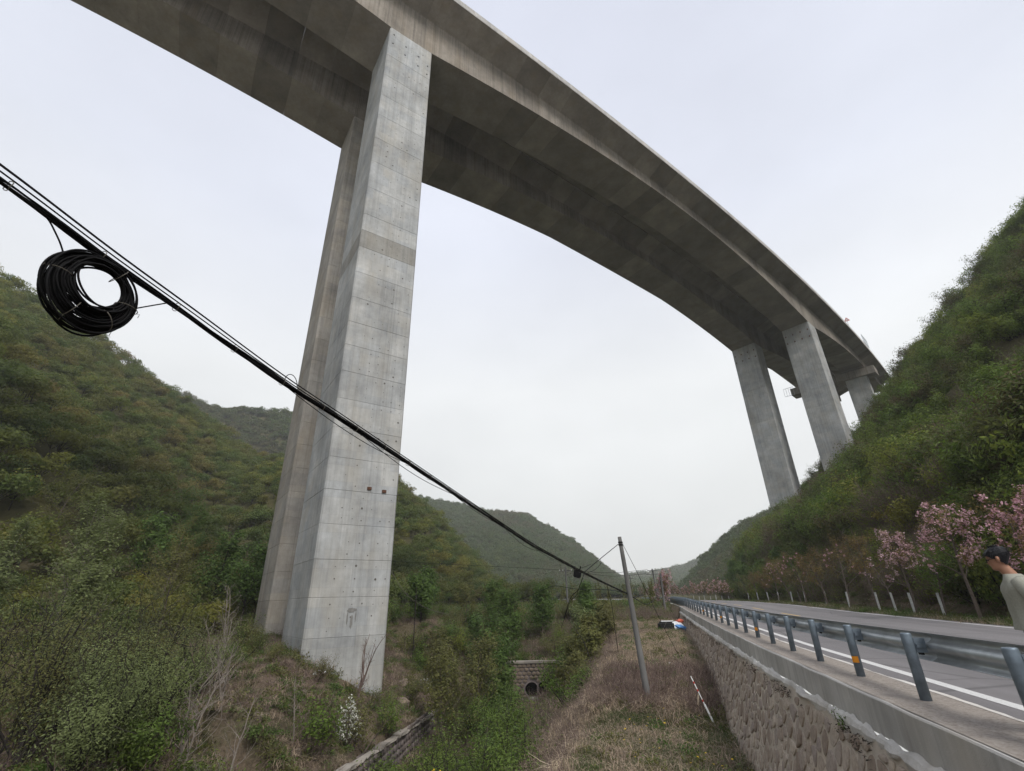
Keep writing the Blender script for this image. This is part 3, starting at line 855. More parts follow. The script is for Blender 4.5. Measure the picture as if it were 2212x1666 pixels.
for z in (11.7, 22.6, 32.2, 43.0):                         # ventilation slots in the shaded face of the rear pier
    mb = MB(); P = np.array(face_pt(1.7, -13.05, z, 0.01)); mb.box(P, (.5, .06, .24), np.array(Matrix.Rotation(-AZ0 + math.pi / 2, 3, 'Z')))
    o = mb.build('vent_slot', M['dark']); o.parent = p2; o.matrix_parent_inverse = p2i
for s, z in ((.5, 58.6), (.5, 60.2), (2.0, 57.9), (2.0, 59.4), (3.6, 57.4), (3.6, 59.1), (4.75, 56.9), (4.75, 58.4)):
    mb = MB(); mb.box(face_pt(s, 0, z, .008), (.13, .03, .16), np.array(Matrix.Rotation(-AZ0 + math.pi / 2, 3, 'Z'))); o = mb.build('block_out', M['dark']); o.parent = p1; o.matrix_parent_inverse = p1i
for pp, pi_, w0, w1 in ((p3, p3i, -.6, -5.6), (p4, p4i, -13.6, -18.6)):
    for q in np.linspace(w0, w1, 4)[0:4]:
        for z in (57.4, 59.3):
            mb = MB(); mb.box((*axis(107.79, q), z), (.2, .2, .34)); o = mb.build('block_out', M['rustbox']); o.parent = pp; o.matrix_parent_inverse = pi_
# transition pier with its cross beam at the far end
SB = 159.0
def bbox_ring(s0, s1, w0, w1, z): return [(*axis(s0, w0), z), (*axis(s1, w0), z), (*axis(s1, w1), z), (*axis(s0, w1), z)]
for (w0, w1) in ((-0.3, -6.0), (-13.2, -19.0)):
    mb = MB(); mb.loft([bbox_ring(SB, SB + 3, w0, w1, 30), bbox_ring(SB, SB + 3, w0, w1, ZM - 3.0)]); bchild(mb, 'end_pier', M['pier'])
    mb = MB(); mb.loft([bbox_ring(SB - .8, SB + 3.8, w0 + 2.6, w1 - 2.6, ZM - 3.0), bbox_ring(SB - .8, SB + 3.8, w0 + 2.6, w1 - 2.6, ZM - 0.6)]); bchild(mb, 'cross_beam', M['girder'])
    for wq in (w0 - .8, w1 + .8):
        mb = MB(); x_, y_ = axis(SB + 1.5, wq); mb.box((x_, y_, ZM - .3), (1.0, 1.0, .6)); bchild(mb, 'bearing', M['dark'])
# railed inspection platform at the end pier and the frame standing on the parapet above it
def ladder_frame(name, pts0, pts1, nr):
    mb = MB(); p0, p1_ = np.array(pts0), np.array(pts1)
    for P in (p0, p1_): mb.tube(P, .06, 5)
    for t in np.linspace(0, 1, nr): mb.tube([p0[0] + (p0[-1] - p0[0]) * t, p1_[0] + (p1_[-1] - p1_[0]) * t], .045, 5)
    return bchild(mb, name, M['galv'])
x0, y0 = axis(150.5, 3.1); x1, y1 = axis(157, 3.1)
ladder_frame('inspection_railing', [(x0, y0, ZT + 1.0), (x1, y1, ZT + 1.0)], [(x0, y0, ZT + 3.4), (x1, y1, ZT + 3.4)], 7)
x0, y0 = axis(157.8, -23.5); x1, y1 = axis(157.8, -20.5)
ladder_frame('inspection_platform_rail', [(x0, y0, ZM - 3.0), (x1, y1, ZM - 3.0)], [(x0, y0, ZM - .2), (x1, y1, ZM - .2)], 5)
# triangular warning sign on the deck edge
x_, y_ = axis(139.0, 2.6)
sg = empty('warning_sign', (x_, y_, ZT + 1.0), 0.0); tag(sg, 'small red triangular warning sign on a post at the far deck edge', 'sign')
fx, fy = -x_ / math.hypot(x_, y_), -y_ / math.hypot(x_, y_)
mb = MB(); mb.tube([(0, 0, 0), (0, 0, 2.6)], .05, 6); mb.build('post', M['galv'], sg)
def tri(rad, th):
    v = []
    for off in (0, th):
        for t in (90, 210, 330):
            u_ = rad * math.cos(R(t)); z = rad * math.sin(R(t))
            v.append((fx * (0.06 + off) - fy * u_, fy * (0.06 + off) + fx * u_, 3.0 + z))
    return v
for nm, rad, th, mt in (('border', .85, .02, M['red']), ('panel', .48, .03, M['white'])):
    mb = MB(); mb.add(tri(rad, th), [(0, 2, 1), (3, 4, 5), (0, 1, 4, 3), (1, 2, 5, 4), (2, 0, 3, 5)]); mb.build(nm, mt, sg)

# ------------------------------------------------------------------ plant builders
def unit(v):
    v = np.asarray(v, float); return v / (np.linalg.norm(v) + 1e-9)
def branch(g, p, d, ln, r0, r1, n=5, wob=0.12, lift=0.0):
    P = [np.array(p, float)]; d = unit(d)
    for i in range(n):
        d = unit(d + g.normal(0, wob, 3) + np.array([0, 0, lift / n])); P.append(P[-1] + d * ln / n)
    return np.array(P), np.linspace(r0, r1, n + 1)
def at_t(P, t):
    i = t * (len(P) - 1); k = min(int(i), len(P) - 2); f = i - k
    return P[k] * (1 - f) + P[k + 1] * f, unit(P[k + 1] - P[k])
def leaf_pts(g, P, n, t0, spread):
    ts = g.uniform(t0, 1.0, n)
    return np.array([at_t(P, t)[0] for t in ts]) + g.normal(0, spread, (n, 3)) if n else np.zeros((0, 3))

def shrub(name, g, h, w, nst, leaf_n, LL, LW, leafmat, barkmat, lean=(0, 0), t0=0.35, spread=0.10, twig=5, lift=0.5, bare=False):
    """multi-stemmed bush: one mesh, bark and leaves"""
    mb = MB(); allp = []
    for i in range(nst):
        a = g.uniform(0, 2 * np.pi); tilt = g.uniform(0.1, 1.0) * (w / h)
        d = (math.cos(a) * tilt + lean[0], math.sin(a) * tilt + lean[1], 1.0)
        ln = h * g.uniform(0.65, 1.1)
        P, r = branch(g, (g.normal(0, .06 * w), g.normal(0, .06 * w), -0.1), d, ln, 0.022 * h * g.uniform(.5, 1), 0.004, 5, 0.10, 0)
        mb.tube(P, r, 4, 0, caps=False); allp.append((P, 1.0))
        for j in range(twig):
            q, dd = at_t(P, g.uniform(0.3, 0.95))
            P2, r2 = branch(g, q, dd + g.normal(0, 0.75, 3), ln * g.uniform(.22, .45), 0.007 * h * .6, 0.003, 3, 0.16, lift)
            mb.tube(P2, r2, 3, 0, caps=False); allp.append((P2, 0.6))
    tot = sum(x[1] for x in allp)
    if leaf_n:
        for P, wgt in allp:
            k = int(leaf_n * wgt / tot)
            C = leaf_pts(g, P, k, t0 if wgt == 1 else 0.15, spread * h * .5)
            if len(C):
                nv = C - np.array([0, 0, h * .3]); nv /= np.linalg.norm(nv, axis=1, keepdims=True) + 1e-9
                mb.leaves(C, LL, LW, g, 1, nrm=nv)
    return mb.mesh(name, [barkmat, leafmat])

def tree_parts(g, h, r0, cb, nb, spread, sub, nl, LL, LW, up=0.6, droop=0.0, wob=0.06, lean=(0, 0), sp=0.14, sides=6, twigs=0, flower=0, t0=0.3, fork=0):
    """returns (trunk MB, crown MB, flower points)"""
    tb, cb_ = MB(), MB(); fl = []
    P, r = branch(g, (0, 0, -0.15), (lean[0], lean[1], 1), h * 0.92, r0, r0 * 0.22, 9, wob, 0.25)
    tb.tube(P, r, sides, 0)
    tips = []
    for i in range(nb):
        t = cb + (0.97 - cb) * (i + g.uniform(0, .9)) / nb
        q, dd = at_t(P, t); a = i * 2.4 + g.uniform(-.5, .5)
        ln = spread * (1.05 - 0.55 * (t - cb) / (1 - cb)) * g.uniform(.75, 1.2)
        rad = np.interp(t, [0, 1], [r0, r0 * .22])
        B, br = branch(g, q, (math.cos(a), math.sin(a), up + g.uniform(-.2, .3)), ln, rad * .55, rad * .10, 5, 0.13, 0.35 - droop)
        tb.tube(B, br, 4, 0, caps=False); tips.append((B, 1.0))
        for j in range(sub):
            q2, d2 = at_t(B, g.uniform(.3, .98))
            S, sr = branch(g, q2, d2 + g.normal(0, .6, 3), ln * g.uniform(.25, .5), rad * .18, 0.004, 3, 0.18, 0.3 - droop)
            tb.tube(S, sr, 3, 0, caps=False); tips.append((S, .7))
            for k in range(twigs):
                q3, d3 = at_t(S, g.uniform(.3, 1)); T, tr_ = branch(g, q3, d3 + g.normal(0, .6, 3), ln * g.uniform(.12, .25), .006, .003, 2, 0.2, .2 - droop)
                tb.tube(T, tr_, 3, 0, caps=False); tips.append((T, .5))
    tot = sum(x[1] for x in tips)
    for B, wgt in tips:
        k = int(nl * wgt / tot)
        if k:
            C = leaf_pts(g, B, k, t0, sp); nv = (C - B.mean(0)) * 1.2 + (C - P[5]) / max(spread, .5); nv /= np.linalg.norm(nv, axis=1, keepdims=True) + 1e-9
            cb_.leaves(C, LL, LW, g, 0, nrm=nv)
        kf = int(round(flower * wgt / tot + g.uniform(-.4, .4)))
        if kf > 0: fl.append(leaf_pts(g, B, kf, 0.4, sp * .6))
    return tb, cb_, (np.concatenate(fl) if fl else np.zeros((0, 3)))

def make_tree(name, label, cat, tb, cb_, barkmat, leafmat, group=None, extra=()):
    t = empty(name); tag(t, label, cat, group)
    tb.build('trunk', barkmat, t)
    if cb_ is not None and cb_.n: cb_.build('crown', leafmat, t)
    for nm, mb, mt in extra: mb.build(nm, mt, t)
    return t
def place(t, x, y, rz=0.0, sc=1.0, z=None, label=None, dz=0.0):
    t.location = (x, y, (h1(x, y) if z is None else z) + dz); t.rotation_euler = (0, 0, rz); t.scale = (sc, sc, sc)
    if label: t['label'] = label
    return t

# geometry-nodes scatter of leafy meshes for masses nobody could count
_stock = {}
def scatter(name, pts, rz, sc, var, meshes, label, tilt=None):
    col = bpy.data.collections.new(name + '_stock')
    for i, me in enumerate(meshes):
        col.objects.link(bpy.data.objects.new('%s_stock_%02d' % (name, i), me))
    me = bpy.data.meshes.new(name); me.from_pydata(np.asarray(pts).tolist(), [], []);
    n = len(pts)
    for nm, ty, dat in (('rot', 'FLOAT_VECTOR', np.stack([np.zeros(n) if tilt is None else tilt[0], np.zeros(n) if tilt is None else tilt[1], rz], 1).ravel()), ('scl', 'FLOAT', sc), ('var', 'INT', var)):
        a = me.attributes.new(nm, ty, 'POINT')
        a.data.foreach_set('vector' if ty == 'FLOAT_VECTOR' else 'value', np.asarray(dat, dtype=np.int32 if ty == 'INT' else np.float32))
    o = link(name, me); tag(o, label, None, None, 'stuff')
    ng = bpy.data.node_groups.new(name + '_scatter', 'GeometryNodeTree')
    ng.interface.new_socket('Geometry', in_out='INPUT', socket_type='NodeSocketGeometry')
    ng.interface.new_socket('Geometry', in_out='OUTPUT', socket_type='NodeSocketGeometry')
    gi, go = ng.nodes.new('NodeGroupInput'), ng.nodes.new('NodeGroupOutput')
    ci = ng.nodes.new('GeometryNodeCollectionInfo'); ci.inputs['Collection'].default_value = col
    ci.inputs['Separate Children'].default_value = True; ci.inputs['Reset Children'].default_value = True
    ip = ng.nodes.new('GeometryNodeInstanceOnPoints'); ip.inputs['Pick Instance'].default_value = True
    def attr(nm, ty):
        q = ng.nodes.new('GeometryNodeInputNamedAttribute'); q.data_type = ty; q.inputs['Name'].default_value = nm
        return q.outputs['Attribute']
    ng.links.new(gi.outputs[0], ip.inputs['Points']); ng.links.new(ci.outputs[0], ip.inputs['Instance'])
    ng.links.new(attr('var', 'INT'), ip.inputs['Instance Index']); ng.links.new(attr('scl', 'FLOAT'), ip.inputs['Scale'])
    ng.links.new(attr('rot', 'FLOAT_VECTOR'), ip.inputs['Rotation'])
    ng.links.new(ip.outputs[0], go.inputs[0])
    md = o.modifiers.new('scatter', 'NODES'); md.node_group = ng
    return o

G = np.random.default_rng(11)
# ------------------------------------------------------------------ right-hand slope: shrubs one by one, the rest as one mass
HS = []
for i in range(7):
    HS.append(shrub('hillside_shrub', G, G.uniform(1.9, 2.8), G.uniform(2.2, 3.2), 11, 2300, .20, .085, M['leaf_hill'], M['bark_dark'], t0=.25, spread=.16, twig=6))
HB = [shrub('bare_shrub', G, 2.0, 2.6, 16, 700, .13, .05, M['leaf_hill'], M['bark_red'], t0=.25, spread=.14, twig=11) for _ in range(3)]
pts = []
while len(pts) < 5600:
    n = 4000
    x = G.uniform(15, 170, n); y = G.uniform(-12, 215, n)
    foot = 15.8 + np.clip(y - 117, 0, None) * .35 + np.clip(y - 150, 0, None) * 1.3
    az = np.degrees(np.arctan2(x, y)); r = np.hypot(x, y)
    dens = np.interp(r, [10, 60, 120, 240], [1, .95, .75, .35])
    ok = (x - foot > 1.0) & (az > 4) & (az < 56) & (G.uniform(0, 1, n) < dens)
    # bare rock outcrop below the far piers
    rockm = np.exp(-(((x - 41) / 5.5) ** 2 + ((y - 113) / 12) ** 2)) > 0.22
    ok &= ~(rockm & (G.uniform(0, 1, n) < .93))
    near = (x - foot < 12) & (y < 125)
    ok |= near & (x - foot > .8) & (az > 4) & (az < 56) & (G.uniform(0, 1, n) < .9)
    for q in np.where(ok)[0]:
        pts.append((x[q], y[q]))
    xx = G.uniform(16, 28, 500); yy = G.uniform(8, 122, 500); pts += list(zip(xx, yy))
pts = np.array(pts[:5600]); z = H(pts[:, 0], pts[:, 1])
r = np.hypot(pts[:, 0], pts[:, 1]); o_ = np.argsort(r); pts, z, r = pts[o_], z[o_], r[o_]
az = np.degrees(np.arctan2(pts[:, 0], pts[:, 1]))
brown = fbm(pts[:, 0] / 14, pts[:, 1] / 14, 3)
low = np.clip(1 - (pts[:, 0] - 15.8) / 9, 0, 1)
isb = (brown + 0.30 * low + G.uniform(-.15, .15, len(pts))) > 0.26
sc = G.uniform(.55, 1.55, len(pts)) ** 1.1 * np.where(low > .5, .75, 1)
vis = np.where(az < 52)[0]
first = vis[:240]
proto_done = {}
for q in first:
    v = (7 + int(G.integers(0, 3))) if isb[q] else int(G.integers(0, 7))
    me = (HS + HB)[v]
    b_ = v >= 7
    o = link('bare_shrub' if b_ else 'hillside_shrub', me)
    tag(o, 'brown nearly leafless shrub on the slope behind the roadside trees' if b_ else 'dense green shrub on the steep slope to the right of the road', 'shrub', 'bare shrubs on the right slope' if b_ else 'leafy shrubs on the right slope')
    o.location = (pts[q, 0], pts[q, 1], z[q] - .1); o.rotation_euler = (G.normal(0, .12), -0.25 + G.normal(0, .12), G.uniform(0, 6.28)); s_ = sc[q]; o.scale = (s_, s_, s_ * G.uniform(.85, 1.2))
rest = np.setdiff1d(np.arange(len(pts)), first)
var = np.where(isb[rest], 7 + G.integers(0, 3, len(rest)), G.integers(0, 7, len(rest)))
scatter('slope_scrub', np.column_stack([pts[rest], z[rest] - .1]), G.uniform(0, 6.28, len(rest)), sc[rest] * np.interp(r[rest], [40, 200], [1, 1.35]), var, HS + HB, 'dense scrub covering the upper part of the right-hand slope')

# ------------------------------------------------------------------ wooded hills on the left and far away
def wood_tree(g, h, w, n, LL, LW, mat, nb=7):
    mb = MB(); cs = [(g.normal(0, w * .22), g.normal(0, w * .22), h * g.uniform(.45, .85), g.uniform(.24, .40) * w) for _ in range(nb)]
    k = n // nb
    for cx, cy2, cz, rr in cs:
        d = g.normal(size=(k, 3)); d[:, 2] = np.abs(d[:, 2]) * .9 - .25; d /= np.linalg.norm(d, axis=1, keepdims=True)
        C = np.array([cx, cy2, cz]) + d * rr * g.uniform(.55, 1.05, (k, 1)) * np.array([1, 1, .8])
        mb.leaves(C, LL, LW, g, 1, nrm=d)
    mb.tube([(0, 0, -.3), (g.normal(0, .1), g.normal(0, .1), h * .6)], [.09, .04], 4, 0, caps=False)
    for cx, cy2, cz, rr in cs: mb.tube([(0, 0, h * .3), (cx, cy2, cz)], [.05, .02], 3, 0, caps=False)
    return mb.mesh('wood_tree', [M['bark_dark'], mat])
WT = [wood_tree(G, G.uniform(4.2, 5.6), G.uniform(4.6, 5.8), 1000, .40, .26, M['leaf_wood'], 6) for _ in range(6)]
WF = [wood_tree(G, G.uniform(4.4, 6.2), G.uniform(4.8, 6.2), 260, .80, .50, M['leaf_far'], 5) for _ in range(4)]
def hill_pts(n, a0, a1, r0, r1, pw, margin=0.0):
    a = R(1) * G.uniform(a0, a1, n); rr = r0 + (r1 - r0) * G.uniform(0, 1, n) ** pw
    x, y = rr * np.sin(a), rr * np.cos(a); z = H(x, y)
    return x, y, z, rr, np.degrees(a)
def lattice_pts(d, x0, x1, y0, y1, a0, a1, r0, r1):
    X, Y = np.meshgrid(np.arange(x0, x1, d), np.arange(y0, y1, d)); X = X + (np.arange(X.shape[0]) % 2)[:, None] * d / 2
    X = (X + G.uniform(-.36, .36, X.shape) * d).ravel(); Y = (Y + G.uniform(-.36, .36, Y.shape) * d).ravel()
    a = np.degrees(np.arctan2(X, Y)); rr = np.hypot(X, Y); k = (a > a0) & (a < a1) & (rr > r0) & (rr < r1)
    X, Y = X[k], Y[k]; return X, Y, H(X, Y), rr[k], a[k]
def visible_mask(x, y, z, tol=5.0):
    """keep what a viewer near the camera could see: drop what lies behind a crest"""
    ok = np.ones(len(x), bool)
    for t in np.linspace(.35, .96, 22):
        ok &= (1.25 + (z + tol - 1.25) * t) > H(x * t, y * t) - 0.5
    return ok
x, y, z, rr, az = lattice_pts(3.55, -232, 0, 0, 232, -80, -11, 47, 235)
slope_ok = ((z > 1.2) | ((x < -33) & (rr > 47)) | ((x < -8) & (y > 108))) & visible_mask(x, y, z, 7) & ~((az > -45) & (az < -24) & (rr < 57))
x, y, z, rr, az = x[slope_ok], y[slope_ok], z[slope_ok], rr[slope_ok], az[slope_ok]
print('left wood', len(x))
scatter('hillside_wood', np.column_stack([x, y, z - .2]), G.uniform(0, 6.28, len(x)), G.uniform(.65, 1.2, len(x)) * np.interp(rr, [50, 80, 200], [.75, .88, .98]), G.integers(0, 6, len(x)), WT, 'spring wood covering the hills on the left of the valley')
x, y, z, rr, az = hill_pts(60000, -80, 24, 235, 1000, .9)
k_ = ((z > 6) | (x < -4)) & visible_mask(x, y, z, 8) & ~((az > 8) & (rr < 240))
x, y, z, rr = x[k_], y[k_], z[k_], rr[k_]
print('far wood', len(x))
scatter('distant_wood', np.column_stack([x, y, z - .3]), G.uniform(0, 6.28, len(x)), G.uniform(.7, 1.25, len(x)) * np.interp(rr, [240, 500, 950], [.95, 1.25, 1.9]), G.integers(0, 4, len(x)), WF, 'hazy wooded ridges closing the far end of the valley')
# right spur beyond the bend
x, y, z, rr, az = hill_pts(9000, .5, 34, 175, 420, .9)
k_ = (z > 2.5) & visible_mask(x, y, z, 8)
x, y, z, rr = x[k_], y[k_], z[k_], rr[k_]
print('spur wood', len(x))
scatter('spur_wood', np.column_stack([x, y, z - .3]), G.uniform(0, 6.28, len(x)), G.uniform(.6, 1.1, len(x)), G.integers(0, 4, len(x)), WF, 'wooded spur at the bend beyond the near slope')

# ------------------------------------------------------------------ haze in the valley air
hz = MB(); hz.box((-60, 470, 72), (1500, 1700, 168))
hm = bpy.data.materials.new('haze_air'); hm.use_nodes = True
ht = hm.node_tree
for n in list(ht.nodes): ht.nodes.remove(n)
ho = N(ht, 'ShaderNodeOutputMaterial'); hv = N(ht, 'ShaderNodeVolumePrincipled')
hv.inputs['Color'].default_value = (0.93, 0.95, 0.97, 1); hv.inputs['Density'].default_value = 0.00036
ht.links.new(hv.outputs[0], ho.inputs['Volume'])
haze = hz.build('haze', hm); tag(haze, 'thin pale haze filling the valley air', None, None, 'stuff')

# ------------------------------------------------------------------ roadside cherry trees with whitewashed trunks
M['wash'] = mat_plain('limewash', (.50, .51, .50), .9, 0, .25, 9)
def whitewash(h, r0, r1):
    mb = MB(); mb.tube([(0, 0, 0.0), (0.005, 0, h * .5), (0.012, 0, h)], [r0 * .7, (r0 + r1) / 2 * .7, r1 * .7], 8); return mb
def blossoms(pts, g, rad=.10, n=9, LL=.085, LW=.07):
    mb = MB()
    if len(pts):
        C = np.repeat(pts, n, 0) + g.normal(0, rad * .55, (len(pts) * n, 3)); mb.leaves(C, LL, LW, g, 0, up=.2)
    return mb
def roadside_tree(seed, x, y, h, kind, label, spread=1.7, rz=0., lean=(0, 0)):
    g = np.random.default_rng(seed)
    P = dict(pink=(1500, 150, 'leaf_bronze'), fewpink=(1500, 34, 'leaf_bronze'), bronze=(1900, 0, 'leaf_bronze'), lime=(1500, 0, 'leaf_vivid'), bare=(40, 0, 'leaf_olive'), green=(1700, 0, 'leaf_olive'))[kind]
    tb, cb_, fl = tree_parts(g, h, .052 + .006 * h, .36 if kind != 'bare' else .5, 13, spread, 6, P[0], .13, .055, up=.75, sp=.12, twigs=2 if kind in ('pink', 'bare') else 1, flower=P[1], lean=lean)
    t = make_tree('roadside_tree', label, 'tree', tb, cb_, M['bark'], M[P[2]], 'roadside trees with whitewashed trunks')
    whitewash(1.15, .075 + .006 * h, .062 + .006 * h).build('whitewash', M['wash'], t)
    if len(fl): blossoms(fl, g, .11 if kind == 'pink' else .07, 10, .10, .085).build('blossom', M['pink'], t)
    return place(t, x, y, rz, 1.0, float(road_z(y)) - .14)
RT = [(27.4, 5.2, 'pink', 'tallest pink-blossomed cherry tree in the roadside row, nearest the standing person', 1.7),
      (30.2, 3.6, 'lime', 'yellow-green young tree between the two big pink cherries', 1.2),
      (33.1, 4.7, 'pink', 'second pink-blossomed cherry in the roadside row, leaning and bushy', 1.45),
      (35.3, 3.0, 'bare', 'nearly leafless whitewashed sapling left of the second pink cherry', .9),
      (37.5, 4.9, 'bronze', 'bronze-leaved roadside tree just left of the bare sapling', 1.7),
      (42.4, 4.7, 'fewpink', 'bronze roadside cherry with a few pale flowers, fifth whitewashed trunk along', 1.8),
      (47.2, 4.5, 'bronze', 'plain bronze-leaved roadside tree in the middle of the row', 1.6),
      (52.8, 4.6, 'fewpink', 'roadside cherry thinly sprinkled with pale pink, middle of the row', 1.7),
      (54.7, 3.4, 'green', 'slim olive roadside tree close beside a sprinkled cherry', 1.1),
      (57.5, 4.6, 'fewpink', 'pale pink sprinkled cherry beyond the slim olive tree', 1.6),
      (63.0, 4.2, 'fewpink', 'smaller pale sprinkled cherry toward the far bend', 1.5),
      (68.2, 3.8, 'bronze', 'short bronze roadside tree, third from the hill corner', 1.4),
      (74.2, 3.8, 'bronze', 'short bronze roadside tree, second from the hill corner', 1.4),
      (80.5, 3.8, 'green', 'olive roadside tree nearest the hill corner', 1.4)]
for i, (y, h, k_, lab, sp_) in enumerate(RT):
    roadside_tree(300 + i, 13.9 + float(road_bend(y)), y, h, k_, lab, sp_, i * 1.3, lean=(-.10, 0) if i == 2 else (0, 0))
roadside_tree(340, 14.3, 23.6, 4.7, 'pink', 'pink and bronze cherry half hidden behind the person at the right edge', 1.7, 2.2)
# farther row, copies of one pale pink tree
def far_cherry(seed):
    g = np.random.default_rng(seed)
    tb, cb_, fl = tree_parts(g, 3.6, .06, .32, 10, 1.3, 4, 420, .22, .12, up=.8, sp=.14, twigs=0, flower=34)
    t = make_tree('roadside_cherry', 'small pink cherry in the distant row along the far bend', 'tree', tb, cb_, M['bark'], M['leaf_bronze'], 'distant cherry row at the bend')
    whitewash(.9, .09, .08).build('whitewash', M['wash'], t)
    blossoms(fl, g, .14, 5, .18, .14).build('blossom', M['pink'], t); return t
fc = far_cherry(77)
for i, y in enumerate(np.arange(92, 176, 5.0)):
    t = fc if i == 0 else copy_tree(fc)
    place(t, 13.2 + float(road_bend(y)), y + G.normal(0, .4), G.uniform(0, 6.28), G.uniform(.8, 1.1), float(road_z(y)) - .1)
g = np.random.default_rng(55)
tb, cb_, fl = tree_parts(g, 4.6, .10, .12, 24, 2.1, 5, 1300, .22, .10, up=1.6, sp=.16, twigs=0, flower=260, fork=1)
t = make_tree('cherry_bush', 'bushy red-pink cherry beside the far end of the guardrail', 'tree', tb, cb_, M['bark'], M['leaf_bronze'])
blossoms(fl, g, .14, 6, .17, .13).build('blossom', M['pink'], t); place(t, 1.5, 66, 0, .92)

# ------------------------------------------------------------------ clumps for ground cover
def grass_clump(g, n, ln, wd, spread, mat, lean=.5, name='grass_clump'):
    mb = MB(); C = g.normal(0, spread, (n, 2)); a = g.uniform(0, 2 * np.pi, n); l = ln * g.uniform(.5, 1.3, n); le = np.abs(g.normal(0, lean, n))
    for i in range(n):
        dx_, dy_ = math.cos(a[i]), math.sin(a[i]); w_ = wd * g.uniform(.6, 1.3)
        b0 = np.array([C[i, 0], C[i, 1], -.03]); mid = b0 + np.array([dx_ * le[i] * l[i] * .35, dy_ * le[i] * l[i] * .35, l[i] * .6]); tip = b0 + np.array([dx_ * le[i] * l[i], dy_ * le[i] * l[i], l[i] * max(.25, 1 - le[i] * .5)])
        s_ = np.array([-dy_, dx_, 0]) * w_ / 2
        mb.add([b0 - s_, b0 + s_, mid + s_ * .8, mid - s_ * .8, tip], [(0, 1, 2, 3), (3, 2, 4)], 0, g.uniform(0, 1))
    return mb.mesh(name, [mat])
def weed_clump(g, n, h, w, LL, LW, mat):
    mb = MB(); C = g.normal(0, w * .3, (n, 3)); C[:, 2] = np.abs(g.normal(0, h * .5, n)) * np.exp(-((C[:, :2] ** 2).sum(1)) / (w * w * .3))
    mb.leaves(C, LL, LW, g, 0, up=.6)
    for i in range(8): mb.tube([(0, 0, -.05), (g.normal(0, w * .2), g.normal(0, w * .2), h * g.uniform(.5, 1))], [.006, .003], 3, 0, caps=False, tint=0.0)
    return mb.mesh('weed_clump', [mat])
gg = np.random.default_rng(91)
GC = [grass_clump(gg, 60, .22, .012, .16, M['grass'], .55) for _ in range(4)]
SC = [grass_clump(gg, 70, .26, .012, .22, M['straw'], 1.2) for _ in range(4)]
SL = [grass_clump(gg, 60, .26, .012, .26, M['straw'], 2.6) for _ in range(3)]
WC = [weed_clump(gg, 150, .28, .55, .085, .045, M['leaf_green']) for _ in range(2)] + [weed_clump(gg, 150, .32, .6, .085, .04, M['leaf_olive']) for _ in range(2)] + [weed_clump(gg, 110, .22, .5, .075, .04, M['leaf_sage'])]
def dead_twig(g):
    mb = MB()
    for i in range(22):
        a = g.uniform(0, 6.28); P, r_ = branch(g, (g.normal(0, .15), g.normal(0, .15), 0), (math.cos(a), math.sin(a), g.uniform(.4, 1.8)), g.uniform(.35, .8), .007, .002, 4, .22); mb.tube(P, r_, 3, 0, caps=False)
    return mb.mesh('dead_twigs', [M['bark_red']])
DT = [dead_twig(gg) for _ in range(3)]
COVER = GC + SC + SL + WC + DT        # 4, 4, 3, 5, 3
iG, iS, iL, iW, iD = range(0, 4), range(4, 8), range(8, 11), range(11, 16), range(16, 19)
def cover(name, n, xr, yr, fn, label, smin=.6, smax=1.3):
    x = G.uniform(*xr, n); y = G.uniform(*yr, n)
    v = fn(x, y); ok = v >= 0
    x, y, v = x[ok], y[ok], v[ok]; z = H(x, y)
    e_ = .3; sx = (H(x + e_, y) - H(x - e_, y)) / (2 * e_); sy = (H(x, y + e_) - H(x, y - e_)) / (2 * e_)
    rz = G.uniform(0, 6.28, len(x))
    return scatter(name, np.column_stack([x, y, z]), rz, G.uniform(smin, smax, len(x)), v, COVER, label, (np.clip(np.arctan(sy) * .0, -1, 1), np.zeros(len(x))))
def pick(rngs, k): return np.array([rngs[i] for i in G.integers(0, len(rngs), k)])
def f_terrace(x, y):
    e = np.interp(y, [14, 22, 35, 48], [-2.3, -2.1, -1.9, -3]); k = len(x)
    wallx = 1.95
    v = np.full(k, -1)
    on = (x > e - .2) & (x < wallx)
    gmask = (fbm(x / 1.1, y / 1.1, 3) + np.interp(y, [12, 17, 19.8, 21, 26, 45], [.16, .10, .34, -.22, -.30, -.10]) + np.where((y > 19.5) & (y < 20.6), .2, 0)) > .06
    v = np.where(on & gmask & (G.uniform(0, 1, k) < .8), np.where(G.uniform(0, 1, k) < .62, pick(iG, k), np.where(G.uniform(0, 1, k) < .3, pick(iW, k), pick(iL, k))), v)
    v = np.where(on & ~gmask & (G.uniform(0, 1, k) < .62), np.where(G.uniform(0, 1, k) < .78, pick(iL, k), np.where(G.uniform(0, 1, k) < .6, pick(iS, k), pick(iW, k))), v)
    v = np.where(on & (y > 20.6) & (y < 26) & (G.uniform(0, 1, k) < .30), pick(iD, k), v)
    sl_ = (x <= e - .2) & (x > e - 3.4)
    v = np.where(sl_ & (G.uniform(0, 1, k) < .9), np.where(G.uniform(0, 1, k) < .78, pick(iS, k), pick(iD, k)), v)
    return v
cover('terrace_grass', 9000, (-5.6, 2.0), (13.5, 50), f_terrace, 'green grass and dry straw on the terrace below the wall')
def f_mound(x, y):
    k = len(x); n_ = fbm(x / 2.2, y / 2.2, 3); u = G.uniform(0, 1, k); r_ = np.hypot(x, y)
    ok = (x < np.interp(y, [10, 22, 48], [-9, -11.5, -12.5])) & (u < np.interp(r_, [15, 60], [.95, .6]))
    v = np.where(n_ > .10, pick(iW, k), np.where(n_ > -.08, np.where(G.uniform(0, 1, k) < .5, pick(iS, k), pick(iD, k)), np.where(G.uniform(0, 1, k) < .35, pick(iL, k), np.where(G.uniform(0, 1, k) < .3, pick(iD, k), pick(iW, k)))))
    return np.where(ok, v, -1)
